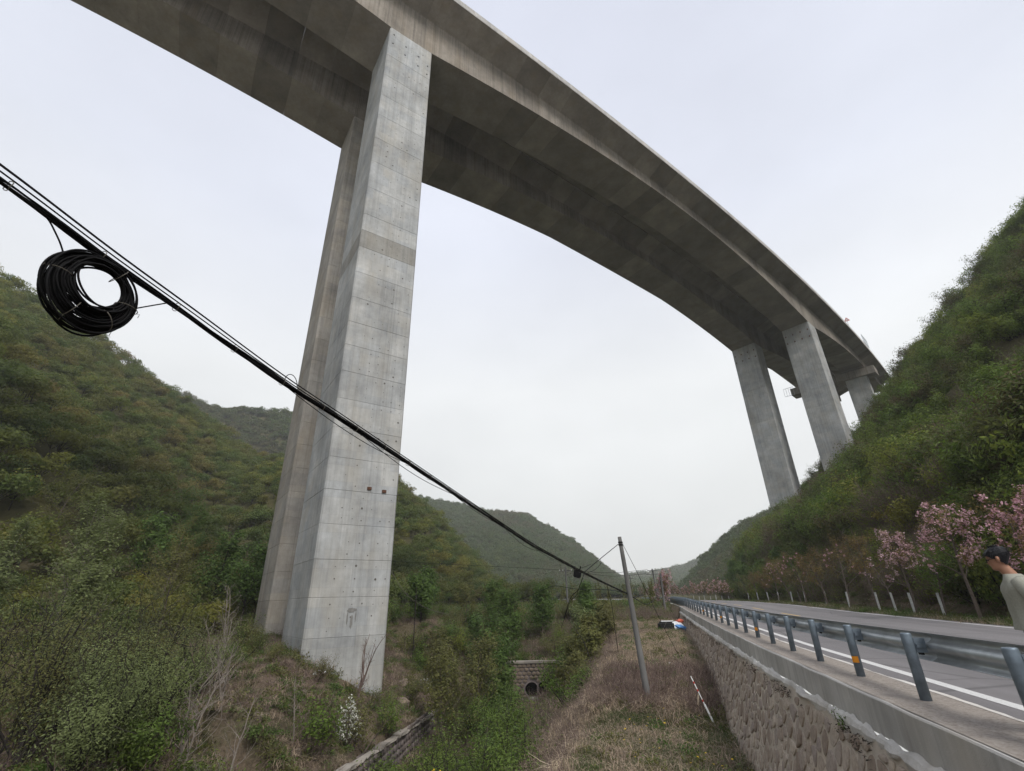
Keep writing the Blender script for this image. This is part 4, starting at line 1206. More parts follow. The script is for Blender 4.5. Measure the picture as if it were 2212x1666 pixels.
cover('mound_weeds', 14000, (-50, -9), (10, 58), f_mound, 'weeds, litter and dry grass around the viaduct piers', .7, 1.6)
def f_bank(x, y):
    k = len(x); u = G.uniform(0, 1, k)
    v = np.where(u < .45, pick(iW, k), np.where(u < .7, pick(iS, k), pick(iD, k)))
    e = np.interp(y, [14, 22, 35, 48], [-5.7, -5.5, -5.3, -6])
    return np.where((x < e) | (y > 49), v, -1)
cover('ravine_undergrowth', 5000, (-13, 2), (13, 60), f_bank, 'tangled undergrowth on the banks of the ravine', .9, 2.0)
def f_field(x, y):
    k = len(x); u = G.uniform(0, 1, k); return np.where(u < .7, pick(iG, k), pick(iW, k))
cover('field_grass', 4500, (-45, 2.2), (56, 110), f_field, 'low green growth on the field beyond the ravine', 1.4, 3.0)
def f_verge(x, y):
    k = len(x); u = G.uniform(0, 1, k)
    near_ = 12.1 + .5 * fbm(y / 2, y * 0, 2) + .15
    v = np.where(u < .72, pick(iG, k), np.where(u < .88, pick(iW, k), pick(iL, k)))
    return np.where(x > near_, v, -1)
cover('verge_grass', 5200, (12.0, 16.6), (14, 120), f_verge, 'short green grass verge between road and slope', .7, 1.3)

# ------------------------------------------------------------------ trees and bushes of the valley, one by one
def leafy(seed, name, label, x, y, h, kind, group=None, rz=0., sc=1.0):
    g = np.random.default_rng(seed)
    K = dict(
        slim=dict(r0=.09, cb=.14, nb=28, spread=h * .25, sub=6, nl=3600, LL=.24, LW=.11, up=1.5, mat='leaf_sage', bark='bark_pale', sp=.24),
        willow=dict(r0=.08, cb=.10, nb=24, spread=h * .36, sub=7, nl=3900, LL=.34, LW=.10, up=.85, mat='leaf_green', bark='bark', sp=.22),
        elm=dict(r0=.12, cb=.22, nb=22, spread=h * .32, sub=8, nl=4200, LL=.32, LW=.17, up=.9, mat='leaf_green', bark='bark_dark', sp=.28),
        airy=dict(r0=.06, cb=.15, nb=22, spread=h * .38, sub=6, nl=2000, LL=.22, LW=.09, up=.75, mat='leaf_olive', bark='bark', sp=.15),
        sage=dict(r0=.06, cb=.12, nb=22, spread=h * .32, sub=6, nl=2700, LL=.25, LW=.09, up=1.0, mat='leaf_sage', bark='bark', sp=.17))[kind]
    mat, bk = K.pop('mat'), K.pop('bark')
    tb, cb_, _f = tree_parts(g, h, K['r0'], K['cb'], K['nb'], K['spread'], K['sub'], K['nl'], K['LL'], K['LW'], up=K['up'], sp=K['sp'], twigs=0, wob=.08, t0=.15)
    t = make_tree(name, label, 'tree', tb, cb_, M[bk], M[mat], group)
    return place(t, x, y, rz, sc)
TALL = [(-40, 27, 10.5, 'slim', 'slender olive tree at the far left, tallest of its clump'), (-36, 26, 9.0, 'slim', 'slender olive tree in the left clump, right of the tallest'), (-44, 31, 10.0, 'slim', 'slender olive tree at the back of the left clump'),
        (-39, 33, 9.5, 'airy', 'thin twiggy tree behind the left clump of slender trees'), (-33, 29, 7.0, 'airy', 'thin twiggy tree at the right end of the left clump'), (-47, 26, 9.5, 'slim', 'slender olive tree cut by the left picture edge'),
        (-30, 21, 6.0, 'slim', 'lower slender olive tree in front of the left clump'), (-35, 20, 7.0, 'sage', 'grey-green tree standing left of the foreground bushes'),
        (-38, 42, 8.5, 'elm', 'dense fresh green tree close behind the left pier'), (-44, 44, 9.0, 'elm', 'dense fresh green tree second from the left pier'), (-41, 50, 9.5, 'elm', 'dense fresh green tree deepest behind the left pier'), (-49, 40, 8.0, 'elm', 'dense green tree between the slender clump and the pier'), (-33.5, 47, 6.5, 'elm', 'smaller fresh green tree tucked against the pier edge'),
        (-54, 48, 8.0, 'willow', 'leafy green tree at the foot of the left hill'), (-58, 36, 8.0, 'airy', 'thin tree at the foot of the left hill')]
for i, (x, y, h, k_, lab) in enumerate(TALL): leafy(500 + i, 'valley_tree', lab, x, y, h, k_, 'trees around the left clump', i * .7)
RAV = [(-13.6, 33.5, 5.6, 'airy', 'airy olive tree nearest the pier in the ravine'), (-12.4, 36.5, 6.0, 'airy', 'airy olive tree in the middle of the ravine'), (-15.2, 38.5, 5.2, 'airy', 'airy olive tree on the left bank behind the first'), (-14.0, 42.5, 6.2, 'airy', 'tall airy tree behind the middle of the ravine'), (-17.5, 44.0, 5.0, 'airy', 'thin tree on the bank right of the pier'),
       (-13.6, 44.5, 7.2, 'willow', 'fresh green willow just left of the culvert'), (-14.2, 52.0, 6.2, 'willow', 'darker green willow on the fill above the culvert'), (-11.6, 56.0, 5.6, 'willow', 'green willow at the back of the fill'), (-16.5, 56.0, 6.0, 'willow', 'leftmost willow at the back of the fill'), (-11.8, 40.5, 5.0, 'willow', 'slim green willow in front of the culvert, left side'),
       (-6.0, 45.5, 4.6, 'sage', 'grey-green bushy tree right of the culvert'), (-5.4, 42.0, 4.2, 'sage', 'grey-green tree on the right bank below the pole'), (-5.4, 47.0, 4.0, 'willow', 'green willow sapling on the right bank'), (-4.6, 37.0, 3.6, 'airy', 'twiggy olive tree on the right bank behind the pole'), (-4.0, 43.5, 3.6, 'airy', 'twiggy olive tree high on the right bank'), (-5.5, 32.0, 3.0, 'airy', 'small twiggy tree low on the right bank'), (-3.6, 34.0, 2.4, 'airy', 'small twiggy tree near the straw edge behind the pole'), (-3.2, 39.5, 2.6, 'airy', 'small twiggy tree near the straw edge, farther along'), (-5.6, 39.5, 3.0, 'airy', 'olive twiggy tree halfway up the right bank'),
       (-20.0, 47.0, 4.5, 'airy', 'thin tree behind the right edge of the pier'), (-24.0, 52.0, 5.0, 'elm', 'green tree in the gap right of the pier'), (-21.0, 58.0, 5.5, 'airy', 'bare-looking tree on the field edge right of the pier'), (-27.0, 60.0, 5.5, 'elm', 'round green tree on the field right of the pier'), (-18.5, 62.0, 5.5, 'airy', 'thin olive tree on the field behind the ravine')]
for i, (x, y, h, k_, lab) in enumerate(RAV): leafy(600 + i, 'ravine_tree', lab, x, y, h, k_, 'trees of the ravine', i * 1.1)
# young poplars on the field
for i in range(26):
    g = np.random.default_rng(700 + i % 4)
    if i < 4:
        tb, cb_, _f = tree_parts(g, 3.6, .04, .2, 12, .55, 3, 420, .20, .09, up=2.2, sp=.12, twigs=0)
        YP = locals().get('YP', []); t = make_tree('young_tree', 'slim young tree planted on the green field beyond the ravine', 'tree', tb, cb_, M['bark'], M['leaf_olive'], 'young trees on the field'); YP.append(t)
    else: t = copy_tree(YP[i % 4])
    x, y = G.uniform(-16, 1.2), G.uniform(58, 100)
    place(t, x, y, G.uniform(0, 6.28), G.uniform(.65, 1.15))
t = leafy(733, 'field_bush', 'round deep green bush standing alone on the field edge', -7.0, 60, 3.4, 'willow'); t['category'] = 'bush'

def bush(seed, name, label, x, y, h, w, mat, nleaf=2600, LL=.12, LW=.05, bark='bark', group=None, cat='bush', lean=(0, 0), flower=None, fcol=None, nst=12, **kw):
    g = np.random.default_rng(seed)
    me = shrub(name, g, h, w, nst, nleaf, LL, LW, M[mat], M[bark], lean, **kw)
    o = link(name, me); tag(o, label, cat, group); o.location = (x, y, h1(x, y) - .05)
    if flower:
        n, sz = flower; d = g.normal(size=(n, 3)); d[:, 2] = np.abs(d[:, 2]); d /= np.linalg.norm(d, axis=1, keepdims=True)
        C = d * np.array([w * .42, w * .42, h * .85]) * g.uniform(.5, 1.05, (n, 1)) + np.array([lean[0] * h * .5, lean[1] * h * .5, .15 * h])
        blossoms(C, g, sz * .8, 7, sz, sz * .75).build('blossom', M[fcol], o)
    return o
FG = [(-19.5, 13.5, 4.4, 'leftmost of the big feathery foreground bushes'), (-22.5, 15.5, 4.6, 'big feathery bush at the left edge behind the front row'), (-17.0, 13.8, 3.6, 'feathery foreground bush in the bottom left corner'), (-20.0, 17.0, 4.2, 'feathery bush in the middle of the left foreground'), (-17.6, 16.2, 3.2, 'lower feathery bush in front of the bare saplings'), (-23.5, 19.5, 4.4, 'feathery bush at the back of the left foreground group'), (-25.5, 14.5, 5.0, 'tall feathery bush leaving the frame on the left'), (-21.0, 21.0, 3.4, 'small feathery bush left of the grey boulder'), (-15.6, 12.2, 3.0, 'low feathery bush cut by the bottom edge'), (-27.0, 19.0, 5.0, 'tall feathery bush below the slender tree clump')]
for i, (x, y, h, lab) in enumerate(FG):
    bush(800 + i, 'feathery_bush', lab, x, y, h, h * .85, 'leaf_sage' if i % 3 else 'leaf_olive', 8500, .10, .034, 'bark_dark', 'feathery foreground bushes on the left', t0=.15, spread=.13, twig=9, nst=16, lift=.9)
VG = [(-7.2, 20.2, 3.6, 'bright green bush at the bottom centre of the ravine'), (-5.6, 19.6, 2.6, 'bright green bush nearest the terrace edge'), (-8.8, 22.0, 3.6, 'bright green bush in the ravine behind the yellow-flowered one'), (-6.6, 23.6, 2.9, 'yellow-green bush with dark twigs below the pole'), (-4.2, 26.6, 2.2, 'yellow-green bush on the bank left of the pole'), (-10.4, 20.4, 3.0, 'bright green bush in front of the low stone wall'), (-11.6, 18.4, 2.6, 'bright green leafy bush at the bottom edge left of centre'), (-13.2, 17.2, 2.2, 'low bright green bush below the white blossoms'), (-9.4, 17.8, 3.0, 'bright bush cut by the bottom edge at centre'), (-7.8, 28.4, 2.5, 'mid green bush in the stream bed'), (-8.6, 30.6, 3.2, 'bright green bush in mid ravine behind the stream bed one'), (-10.6, 32.6, 3.0, 'bright green bush in mid ravine, left side'), (-9.6, 35.0, 2.8, 'bright green bush just before the slim willow'), (-12.6, 34.6, 2.6, 'bright green bush under the airy olive trees'), (-12.3, 21.4, 1.7, 'low bright bush hiding the near end of the low stone wall'), (-12.9, 25.6, 1.5, 'low bright bush growing before the low stone wall'), (-16.0, 14.6, 1.8, 'low green bush at the bottom edge left of centre'), (-14.4, 15.2, 1.8, 'low bright bush at the bottom edge beneath the saplings'), (-9.0, 49.8, 2.2, 'green bush on top of the culvert, right side'), (-12.6, 50.4, 2.2, 'green bush on top of the culvert, left side')]
for i, (x, y, h, lab) in enumerate(VG):
    bush(830 + i, 'green_bush', lab, x, y, h, h * .95, 'leaf_vivid', 3600, .13, .05, 'bark_dark', 'bright green bushes in the ravine', t0=.2, spread=.12, twig=8, nst=13, flower=None)
bush(850, 'yellow_flowered_bush', 'green bush dotted with small pale yellow flowers at the bottom centre', -8.0, 18.6, 3.4, 3.0, 'leaf_green', 2600, .12, .05, 'bark_dark', flower=(46, .07), fcol='yellow_flower', spread=.12, twig=8)
bush(851, 'white_blossom_bush', 'white-blossomed bush below the front pier', -14.9, 24.6, 2.1, 1.5, 'leaf_olive', 200, .09, .04, 'bark', flower=(150, .085), fcol='blossom_white', twig=6)
bush(852, 'white_blossom_bush', 'small white-flowered bush in the shade right of the pier', -18.6, 41.5, 1.5, 1.2, 'leaf_olive', 300, .10, .05, 'bark', flower=(34, .09), fcol='blossom_white', twig=6)
bush(853, 'white_blossom_bush', 'tiny white-flowered bush high on the right slope', 27.0, 47.0, 1.6, 1.4, 'leaf_hill', 400, .12, .05, 'bark', flower=(30, .14), fcol='blossom_white', twig=6)
OB = [(-19.0, 45, 2.2), (-23, 47, 2.4), (-27, 48, 2.4), (-20.6, 52, 2.2), (-16.5, 50, 2.4), (-30, 54, 2.8), (-24, 57, 2.2), (-17.5, 58, 2.4), (-35, 52, 3), (-13.8, 49.5, 2.4), (-9.6, 51.5, 2.2), (-7.6, 52.5, 2.2), (-5.6, 53, 2.0), (-3.6, 51, 1.8), (-11.5, 33, 2.4), (-9.4, 36, 2.2), (-7.0, 38.5, 2.2), (-9.0, 30.5, 2.0), (-12.0, 29.5, 2.2), (-16.5, 34.6, 1.8), (-10.8, 25.5, 2.2), (-6.4, 35.0, 2.0), (-4.2, 30.0, 1.6), (-8.8, 26.0, 2.4)]
for _ in range(46):
    x_, y_ = G.uniform(-46, -13.5), G.uniform(17, 56)
    if not (-36 < x_ < -15 and 20 < y_ < 42) and y_ > -.62 * x_ + 2: OB.append((x_, y_, G.uniform(1.2, 2.8)))
OB += [(-25.5, 29.5, 1.7), (-27.6, 31.0, 2.0), (-29.8, 32.4, 1.8), (-32.0, 34.0, 2.2), (-23.4, 27.6, 1.3), (-18.6, 27.0, 1.3), (-16.0, 30.0, 1.3), (-35.6, 36.6, 2.6), (-34.2, 33.0, 2.2), (-20.8, 26.0, 1.2)]
for _ in range(26): OB.append((G.uniform(-20, -3), G.uniform(50, 64), G.uniform(1.2, 2.4)))
proto_ob = [shrub('olive_shrub', np.random.default_rng(870 + i), 2.2, 2.2, 11, 1700, .13, .055, M['leaf_olive' if i else 'leaf_hill'], M['bark'], spread=.15, twig=7) for i in range(3)]
for i, (x, y, h) in enumerate(OB):
    if (abs(math.degrees(math.atan2(x, y)) + 12.4) < 2.2 and 24 < y < 49): continue
    o = link('olive_shrub', proto_ob[i % 3]); tag(o, 'loose olive shrub in the thicket filling the ravine behind the pier', 'shrub', 'olive shrubs of the ravine thicket')
    s_ = h / 2.2; o.location = (x, y, h1(x, y) - .05); o.scale = (s_,) * 3; o.rotation_euler = (0, 0, i * 1.7)
GSH = [shrub('green_shrub', np.random.default_rng(880 + i), 2.0, 2.2, 11, 1500, .19, .075, M['leaf_green' if i < 2 else 'leaf_vivid'], M['bark'], spread=.15, twig=7) for i in range(4)]
for i in range(70):
    if i < 44: x_, y_ = G.uniform(-13.5, -6.8), G.uniform(22, 48)
    else: x_, y_ = G.uniform(-30, -12), G.uniform(42, 60)
    if (abs(math.degrees(math.atan2(x_, y_)) + 12.4) < 2.3 and y_ > 23 and y_ < 49) or (x_ < -9.6 and y_ < 38): continue
    o = link('green_shrub', GSH[i % 4]); tag(o, 'fresh green shrub in the thicket along the ravine', 'shrub', 'green shrubs of the ravine thicket'); s_ = G.uniform(.6, 1.35); o.scale = (s_,) * 3; o.location = (x_, y_, h1(x_, y_) - .05); o.rotation_euler = (0, 0, i * 2.1)
# bare saplings in front of the piers
def sapling(seed, label, x, y, h, nb=9, spread=1.0, bark='bark_pale', up=.9, stems=1, leaves=30, tipmat='bark_red'):
    g = np.random.default_rng(seed); TB, CB = MB(), MB()
    for k in range(stems):
        tb, cb_, _ = tree_parts(g, h * g.uniform(.75, 1), .048, .22, nb, spread, 3, leaves, .10, .045, up=up, sp=.04, twigs=1, wob=.10, t0=.8, lean=(g.normal(0, .14), g.normal(0, .14)) if stems > 1 else (g.normal(0, .05), 0))
        off = np.array([g.normal(0, .08), g.normal(0, .08), 0]) if stems > 1 else 0
        for v in tb.v: v += off
        for S, D in ((tb, TB), (cb_, CB)):
            for v, in zip(S.v): pass
            if S.n: D.add(np.concatenate(S.v), [tuple(f) for f in S.f])
    t = make_tree('bare_sapling', label, 'tree', TB, CB, M[bark], M['leaf_bronze'], 'bare saplings before the piers')
    return place(t, x, y)
sapling(900, 'pale bare sapling with spreading twigs, leftmost in front of the rear pier', -15.9, 16.2, 4.6, 12, 1.5, stems=2)
sapling(901, 'pale bare sapling standing between the leftmost one and the rear pier', -15.5, 17.9, 3.6, 9, 1.0)
sapling(902, 'thin bare sapling overlapping the lower left of the front pier', -15.5, 21.3, 3.6, 8, .7)
sapling(903, 'bare many-stemmed sapling against the foot of the front pier', -16.6, 28.0, 4.9, 6, .7, 'bark_red', 1.8, 5, 12)
sapling(904, 'red-budded bare sapling before the foot of the rear pier', -20.4, 21.0, 3.8, 8, .8, 'bark_red', 1.2, 2, 30)
sapling(905, 'bare sapling behind the feathery bushes on the left', -22.0, 23.5, 4.8, 11, 1.2)
sapling(906, 'second bare sapling behind the feathery bushes, nearer the pier', -24.5, 26.0, 4.6, 11, 1.2)
sapling(908, 'pale bare sapling in front of the feathery bushes, forked low', -17.6, 17.6, 4.0, 12, 1.4, stems=3)
sapling(909, 'bare sapling halfway up the mound before the rear pier', -18.6, 20.2, 3.4, 9, 1.0, stems=2)
sapling(910, 'short bare sapling at the bottom edge left of centre', -13.9, 15.6, 3.0, 10, 1.1, stems=2)
sapling(911, 'bare sapling beside the large pale boulder', -21.6, 22.8, 3.8, 10, 1.1, stems=2)
sapling(907, 'thin leaning bare stem on the right bank left of the pole', -3.6, 30.5, 3.2, 5, .5, 'bark_dark')
# bare trees breaking the skyline of the right slope
def skyline(seed, x, y, h, lab):
    g = np.random.default_rng(seed); tb, cb_, _ = tree_parts(g, h, .07, .25, 14, h * .4, 6, 160, .16, .08, up=.9, sp=.1, twigs=3)
    return place(make_tree('skyline_tree', lab, 'tree', tb, cb_, M['bark'], M['leaf_olive']), x, y)
skyline(920, 24.5, 117, 6.0, 'bare spreading tree on the skyline left of the far piers')
skyline(921, 17.6, 119, 6.5, 'thin bare tree at the lower end of the right slope skyline')
# bright green shrubs at the corner of the right slope
CT = ['willowy green tree fourth from the slope corner', 'full green tree third from the slope corner', 'willowy green tree second from the slope corner', 'tallest full green tree right at the slope corner', 'green tree a step up the slope behind the corner', 'full green tree fifth from the slope corner', 'green tree up the slope above the fifth corner tree', 'small full green tree behind the middle of the cherry row', 'smallest green tree behind the cherry row, nearest the viewer']
for i, (x, y, h) in enumerate([(16.6, 92, 4.5), (17.0, 100, 5.0), (16.6, 108, 5.0), (17.5, 113, 5.5), (18.6, 104, 4.5), (17.2, 84, 4.0), (19.0, 96, 4.0), (18, 75, 3.6), (17.6, 66, 3.2)]):
    t = leafy(940 + i % 3, 'corner_tree', CT[i], x, y, h, 'elm' if i % 2 else 'willow', 'green trees at the slope corner', i * .9)
# yellow wild flowers in the grass
mb = MB(); mb.tube([(0, 0, 0), (.01, 0, .16)], .003, 3, 0)
for a in range(6): mb.add([(0.01, 0, .16), (.01 + .022 * math.cos(a * 1.05), .022 * math.sin(a * 1.05), .172), (.01 + .034 * math.cos(a * 1.05 + .5), .034 * math.sin(a * 1.05 + .5), .168), (.01 + .022 * math.cos(a * 1.05 + 1), .022 * math.sin(a * 1.05 + 1), .172)], [(0, 1, 2, 3)], 1, .5)
flw = mb.mesh('wild_flower', [M['grass'], M['yellow_flower']])
for i in range(44):
    if i < 26: x, y = G.normal(-.35, .75), G.normal(19.6, .55)
    elif i < 36: x, y = G.uniform(-1.6, 1.6), G.uniform(15.5, 19)
    else: x, y = G.uniform(.6, 1.7), G.uniform(15.2, 16.2)
    if x > 1.75 or x < -2.2: continue
    o = link('wild_flower', flw); tag(o, 'tiny yellow wild flower in the grass at the foot of the wall', 'flower', 'yellow flowers on the terrace')
    s_ = G.uniform(.6, 1.15); o.location = (x, y, h1(x, y)); o.scale = (s_, s_, s_ * G.uniform(.9, 1.4)); o.rotation_euler = (G.normal(0, .2), G.normal(0, .2), G.uniform(0, 6))

# ------------------------------------------------------------------ masonry in the ravine
def masonry(parent, inv, p0, u, n, w, h, sx, sz, seed, limit=80, lift=None, holes=(), name='stone', mat='stone'):
    """rounded field stones set in a face starting at p0, running along u for w and up for h; n points out of the face"""
    g = np.random.default_rng(seed); p0, u, n = np.array(p0, float), np.array(u, float), np.array(n, float)
    up = np.array([0, 0, 1.0]); k = 0; rest = MB()
    nr, nc = int(h / sz), int(w / sx)
    for r_ in range(nr):
        for c_ in range(nc):
            a, b = (c_ + .5 + .5 * (r_ % 2)) * sx + g.normal(0, .06 * sx), (r_ + .5) * sz + g.normal(0, .06 * sz)
            if a > w - .3 * sx: continue
            if any(math.hypot(a - ha, b - hb) < hr for ha, hb, hr in holes): continue
            z0 = lift(a) if lift else 0
            t = np.linspace(0, 2 * np.pi, 9, endpoint=False); rr = g.uniform(.8, 1.05, 9); ex = 1.0 / (np.abs(np.cos(t)) ** 3 + np.abs(np.sin(t)) ** 3) ** (1 / 3)
            q = np.stack([np.cos(t) * rr * ex * sx * .46, np.sin(t) * rr * ex * sz * .46], 1); d = g.uniform(.03, .09)
            V = []
            for f_, out_ in ((1, -.03), (.93, d * .8), (.55, d)): V += [p0 + u * (a + x * f_) + up * (b + z0 + y * f_) + n * out_ for x, y in q]
            V.append(p0 + u * a + up * (b + z0) + n * d * 1.05)
            F = [(i, (i + 1) % 9, 9 + (i + 1) % 9, 9 + i) for i in range(9)] + [(9 + i, 9 + (i + 1) % 9, 18 + (i + 1) % 9, 18 + i) for i in range(9)] + [(18 + i, 18 + (i + 1) % 9, 27) for i in range(9)]
            mb = MB() if k < limit else rest; mb.add(V, F, 0, g.uniform(0, 1))
            if k < limit:
                o = mb.build(name, M[mat]); o.parent = parent; o.matrix_parent_inverse = inv
            k += 1
M['pale_stone'] = M['rock']
cul = empty('culvert', (-10.8, 48.9, -6.6)); tag(cul, 'stone culvert headwall with two pipe mouths at the ravine end', 'culvert'); ci_ = Matrix.Translation(cul.location).inverted()
def cchild(mb, name, mat):
    o = mb.build(name, mat); o.parent = cul; o.matrix_parent_inverse = ci_; return o
uu, nn = np.array([.976, .218, 0]), np.array([.218, -.976, 0])
c0 = np.array([-13.6, 48.45, -7.1])
mb = MB()                                   # headwall slab with two round openings: strips above and between
holes = [(2.32, .95, .66), (3.46, 1.02, .66)]
back = c0 - nn * .02
N_ = 60
for i in range(N_):
    a0, a1 = 5.4 * i / N_, 5.4 * (i + 1) / N_
    am = (a0 + a1) / 2; lo = 0.0
    cuts = [(hb - math.sqrt(max(hr * hr - (am - ha) ** 2, 0)), hb + math.sqrt(max(hr * hr - (am - ha) ** 2, 0))) for ha, hb, hr in holes if abs(am - ha) < hr]
    segs = [(0, 3.2)] if not cuts else [(0, cuts[0][0]), (cuts[0][1], 3.2)]
    for z0, z1 in segs:
        P = [back + uu * a0 + np.array([0, 0, z0]), back + uu * a1 + np.array([0, 0, z0]), back + uu * a1 + np.array([0, 0, z1]), back + uu * a0 + np.array([0, 0, z1])]
        mb.add(P, [(0, 1, 2, 3)])
cchild(mb, 'headwall', M['dark_stone'])
for ha, hb, hr in holes:
    ctr = c0 + uu * ha + np.array([0, 0, hb]); a = np.linspace(0, 2 * np.pi, 24, endpoint=False)
    ringf = lambda r_, d: [ctr + (uu * math.cos(t) + np.array([0, 0, 1]) * math.sin(t)) * r_ + nn * d for t in a]
    mb = MB(); mb.loft([ringf(hr - .05, -3.5), ringf(hr - .05, .06), ringf(hr + .02, .06), ringf(hr + .02, -.05)], caps=False); cchild(mb, 'pipe', M['dark_stone'])
    mb = MB(); mb.add(ringf(hr - .05, -.9), [tuple(range(24))]); cchild(mb, 'pipe_end', M['dark'])
masonry(cul, ci_, c0, uu, nn, 5.4, 3.1, .42, .30, 61, 110, holes=[(a, b, r_ + .12) for a, b, r_ in holes], mat='pale_stone')
mb = MB(); rings = []
for t in np.linspace(0, 5.4, 12):
    p = c0 + uu * t + nn * .3; j = G.normal(0, .05)
    rings.append([p + nn * .35 + np.array([0, 0, .30 + j]), p + nn * .4 + np.array([0, 0, -.3]), p - nn * .3 + np.array([0, 0, -.3]), p - nn * .3 + np.array([0, 0, .36 + j])])
mb.loft(rings); cchild(mb, 'apron', M['coping'])
mb = MB(); mb.loft([[c0 + uu * t + nn * .12 + np.array([0, 0, 3.05]), c0 + uu * t + nn * .12 + np.array([0, 0, 3.22]), c0 + uu * t - nn * .5 + np.array([0, 0, 3.24]), c0 + uu * t - nn * .5 + np.array([0, 0, 3.05])] for t in (0, 2.7, 5.4)]); cchild(mb, 'cap_course', M['dull_cap'])
# low stone revetment in the foreground of the ravine
lw = empty('low_stone_wall', (-14.4, 28, -6.5)); tag(lw, 'low weathered stone wall with pale cap at the bottom of the pier mound', 'wall'); li_ = Matrix.Translation(lw.location).inverted()
l0, l1 = np.array([-13.0, 20.0, -7.1]), np.array([-15.9, 38.0, -7.3]); lu = (l1 - l0) * np.array([1, 1, 0]); LW_ = np.linalg.norm(lu); lu /= LW_; ln_ = np.array([lu[1], -lu[0], 0])
top = lambda t: 2.1 - .045 * t
mb = MB(); ts = np.linspace(0, LW_, 13)
mb.loft([[l0 + lu * t, l0 + lu * t + np.array([0, 0, top(t) - .1]), l0 + lu * t - ln_ * .6 + np.array([0, 0, top(t) - .1]), l0 + lu * t - ln_ * .6] for t in ts])
o = mb.build('core', M['dark_stone']); o.parent = lw; o.matrix_parent_inverse = li_
masonry(lw, li_, l0, lu, ln_, LW_, 1.85, .46, .34, 62, 190, mat='dark_stone')
for i in range(12):
    a, b = ts[i] + .02, ts[i + 1] - .02; mb = MB(); j = G.normal(0, .04)
    mb.loft([[l0 + lu * t + ln_ * (.12 + j + .05 * math.sin(t * 9 + i)) + np.array([0, 0, top(t) - .11]), l0 + lu * t + ln_ * (.10 + j) + np.array([0, 0, top(t) + .01 + j]), l0 + lu * t - ln_ * .3 + np.array([0, 0, top(t) + .02 + j]), l0 + lu * t - ln_ * .3 + np.array([0, 0, top(t) - .11])] for t in np.linspace(a, b, 4)])
    o = mb.build('cap_stone', M['dull_cap']); o.parent = lw; o.matrix_parent_inverse = li_
# loose rocks
def rock(seed, x, y, s, label, mat='pale_stone', sq=.7, dz=0.0):
    g = np.random.default_rng(seed); bm = bmesh.new(); bmesh.ops.create_icosphere(bm, subdivisions=2, radius=1.0)
    off = g.uniform(0, 50, 3)
    for v in bm.verts:
        n_ = float(fbm(v.co.x * 1.1 + off[0] + v.co.z, v.co.y * 1.1 + off[1], 3)); q = np.clip(np.array(v.co) * (1 + .5 * n_), -.78, .78)
        v.co = Vector(q * s * np.array([1, .8, sq]))
    me = bpy.data.meshes.new('rock'); bm.to_mesh(me); bm.free(); me.materials.append(M[mat])
    o = link('rock', me); tag(o, label, 'rock', 'loose rocks'); o.location = (x, y, h1(x, y) + s * .2 + dz); o.rotation_euler = (g.uniform(-.3, .3), g.uniform(-.3, .3), g.uniform(0, 6)); return o
for i, (x, y, s, lab) in enumerate([(-20.9, 21.6, .85, 'large pale boulder left of the rear pier among bare saplings'), (-22.6, 21.2, .45, 'smaller pale rock left of the large boulder'), (-16.8, 20.5, .42, 'flat grey rock in front of the rear pier'), (-15.7, 23.4, .35, 'pale rock on the slope below the front pier'), (-15.6, 29.6, .7, 'broken slab at the end of the low stone wall by the pier'), (-16.4, 33.4, .8, 'big pinkish block above the low stone wall'), (-15.0, 21.0, .4, 'pale stone low on the mound, left of the white blossom'), (-17.6, 24.6, .35, 'small stone halfway up the mound'), (-16.2, 18.2, .4, 'small stone at the foot of a bare sapling'), (-14.6, 26.4, .4, 'stone beside the white blossom bush'), (-17.8, 36.0, .6, 'block right of the front pier foot'), (-10.2, 46.6, .6, 'flat slab lying before the culvert mouths'), (-12.6, 46.4, .5, 'angular block left of the culvert mouths')]):
    rock(1000 + i, x, y, s * .75, lab)
# rock outcrop below the far piers, blocks showing through the scrub
oc = empty('rock_outcrop', (42, 115, h1(42, 115))); tag(oc, 'ochre rock outcrop showing through scrub below the far piers', 'outcrop'); oi_ = Matrix.Translation(oc.location).inverted()
g = np.random.default_rng(70)
for i in range(70):
    x, y = 41 + g.normal(0, 2.6), 113 + g.normal(0, 5.5); s = g.uniform(.7, 2.0)
    o = rock(1100 + i, x, y, s, 'x', 'rock', .8, .1)
    for k_ in ('label', 'category', 'group'): del o[k_]
    o.name = 'block'; o.parent = oc; o.matrix_parent_inverse = oi_

# ------------------------------------------------------------------ poles
pb, pt_ = np.array([-.488, 21.69, -2.75]), np.array([-.906, 21.68, 3.65])
pole = empty('utility_pole', pb); tag(pole, 'grey concrete utility pole leaning left on the dry bank below the wall', 'pole'); pi2 = Matrix.Translation(pole.location).inverted()
def pchild(mb, name, mat, par=pole, inv=pi2):
    o = mb.build(name, mat); o.parent = par; o.matrix_parent_inverse = inv; return o
mb = MB(); ts = np.linspace(0, 1, 9); mb.tube([pb + (pt_ - pb) * t for t in ts], .135 - .055 * ts, 14)
o = pchild(mb, 'shaft', M['pole']); o.data.polygons.foreach_set('use_smooth', [len(p.vertices) == 4 for p in o.data.polygons])
for z in (3.32, 3.42): 
    t = (z + 2.75) / 6.4; c = pb + (pt_ - pb) * t; mb = MB(); mb.tube([c - (0, 0, .03), c + (0, 0, .03)], .10, 12); pchild(mb, 'clamp', M['dark'])
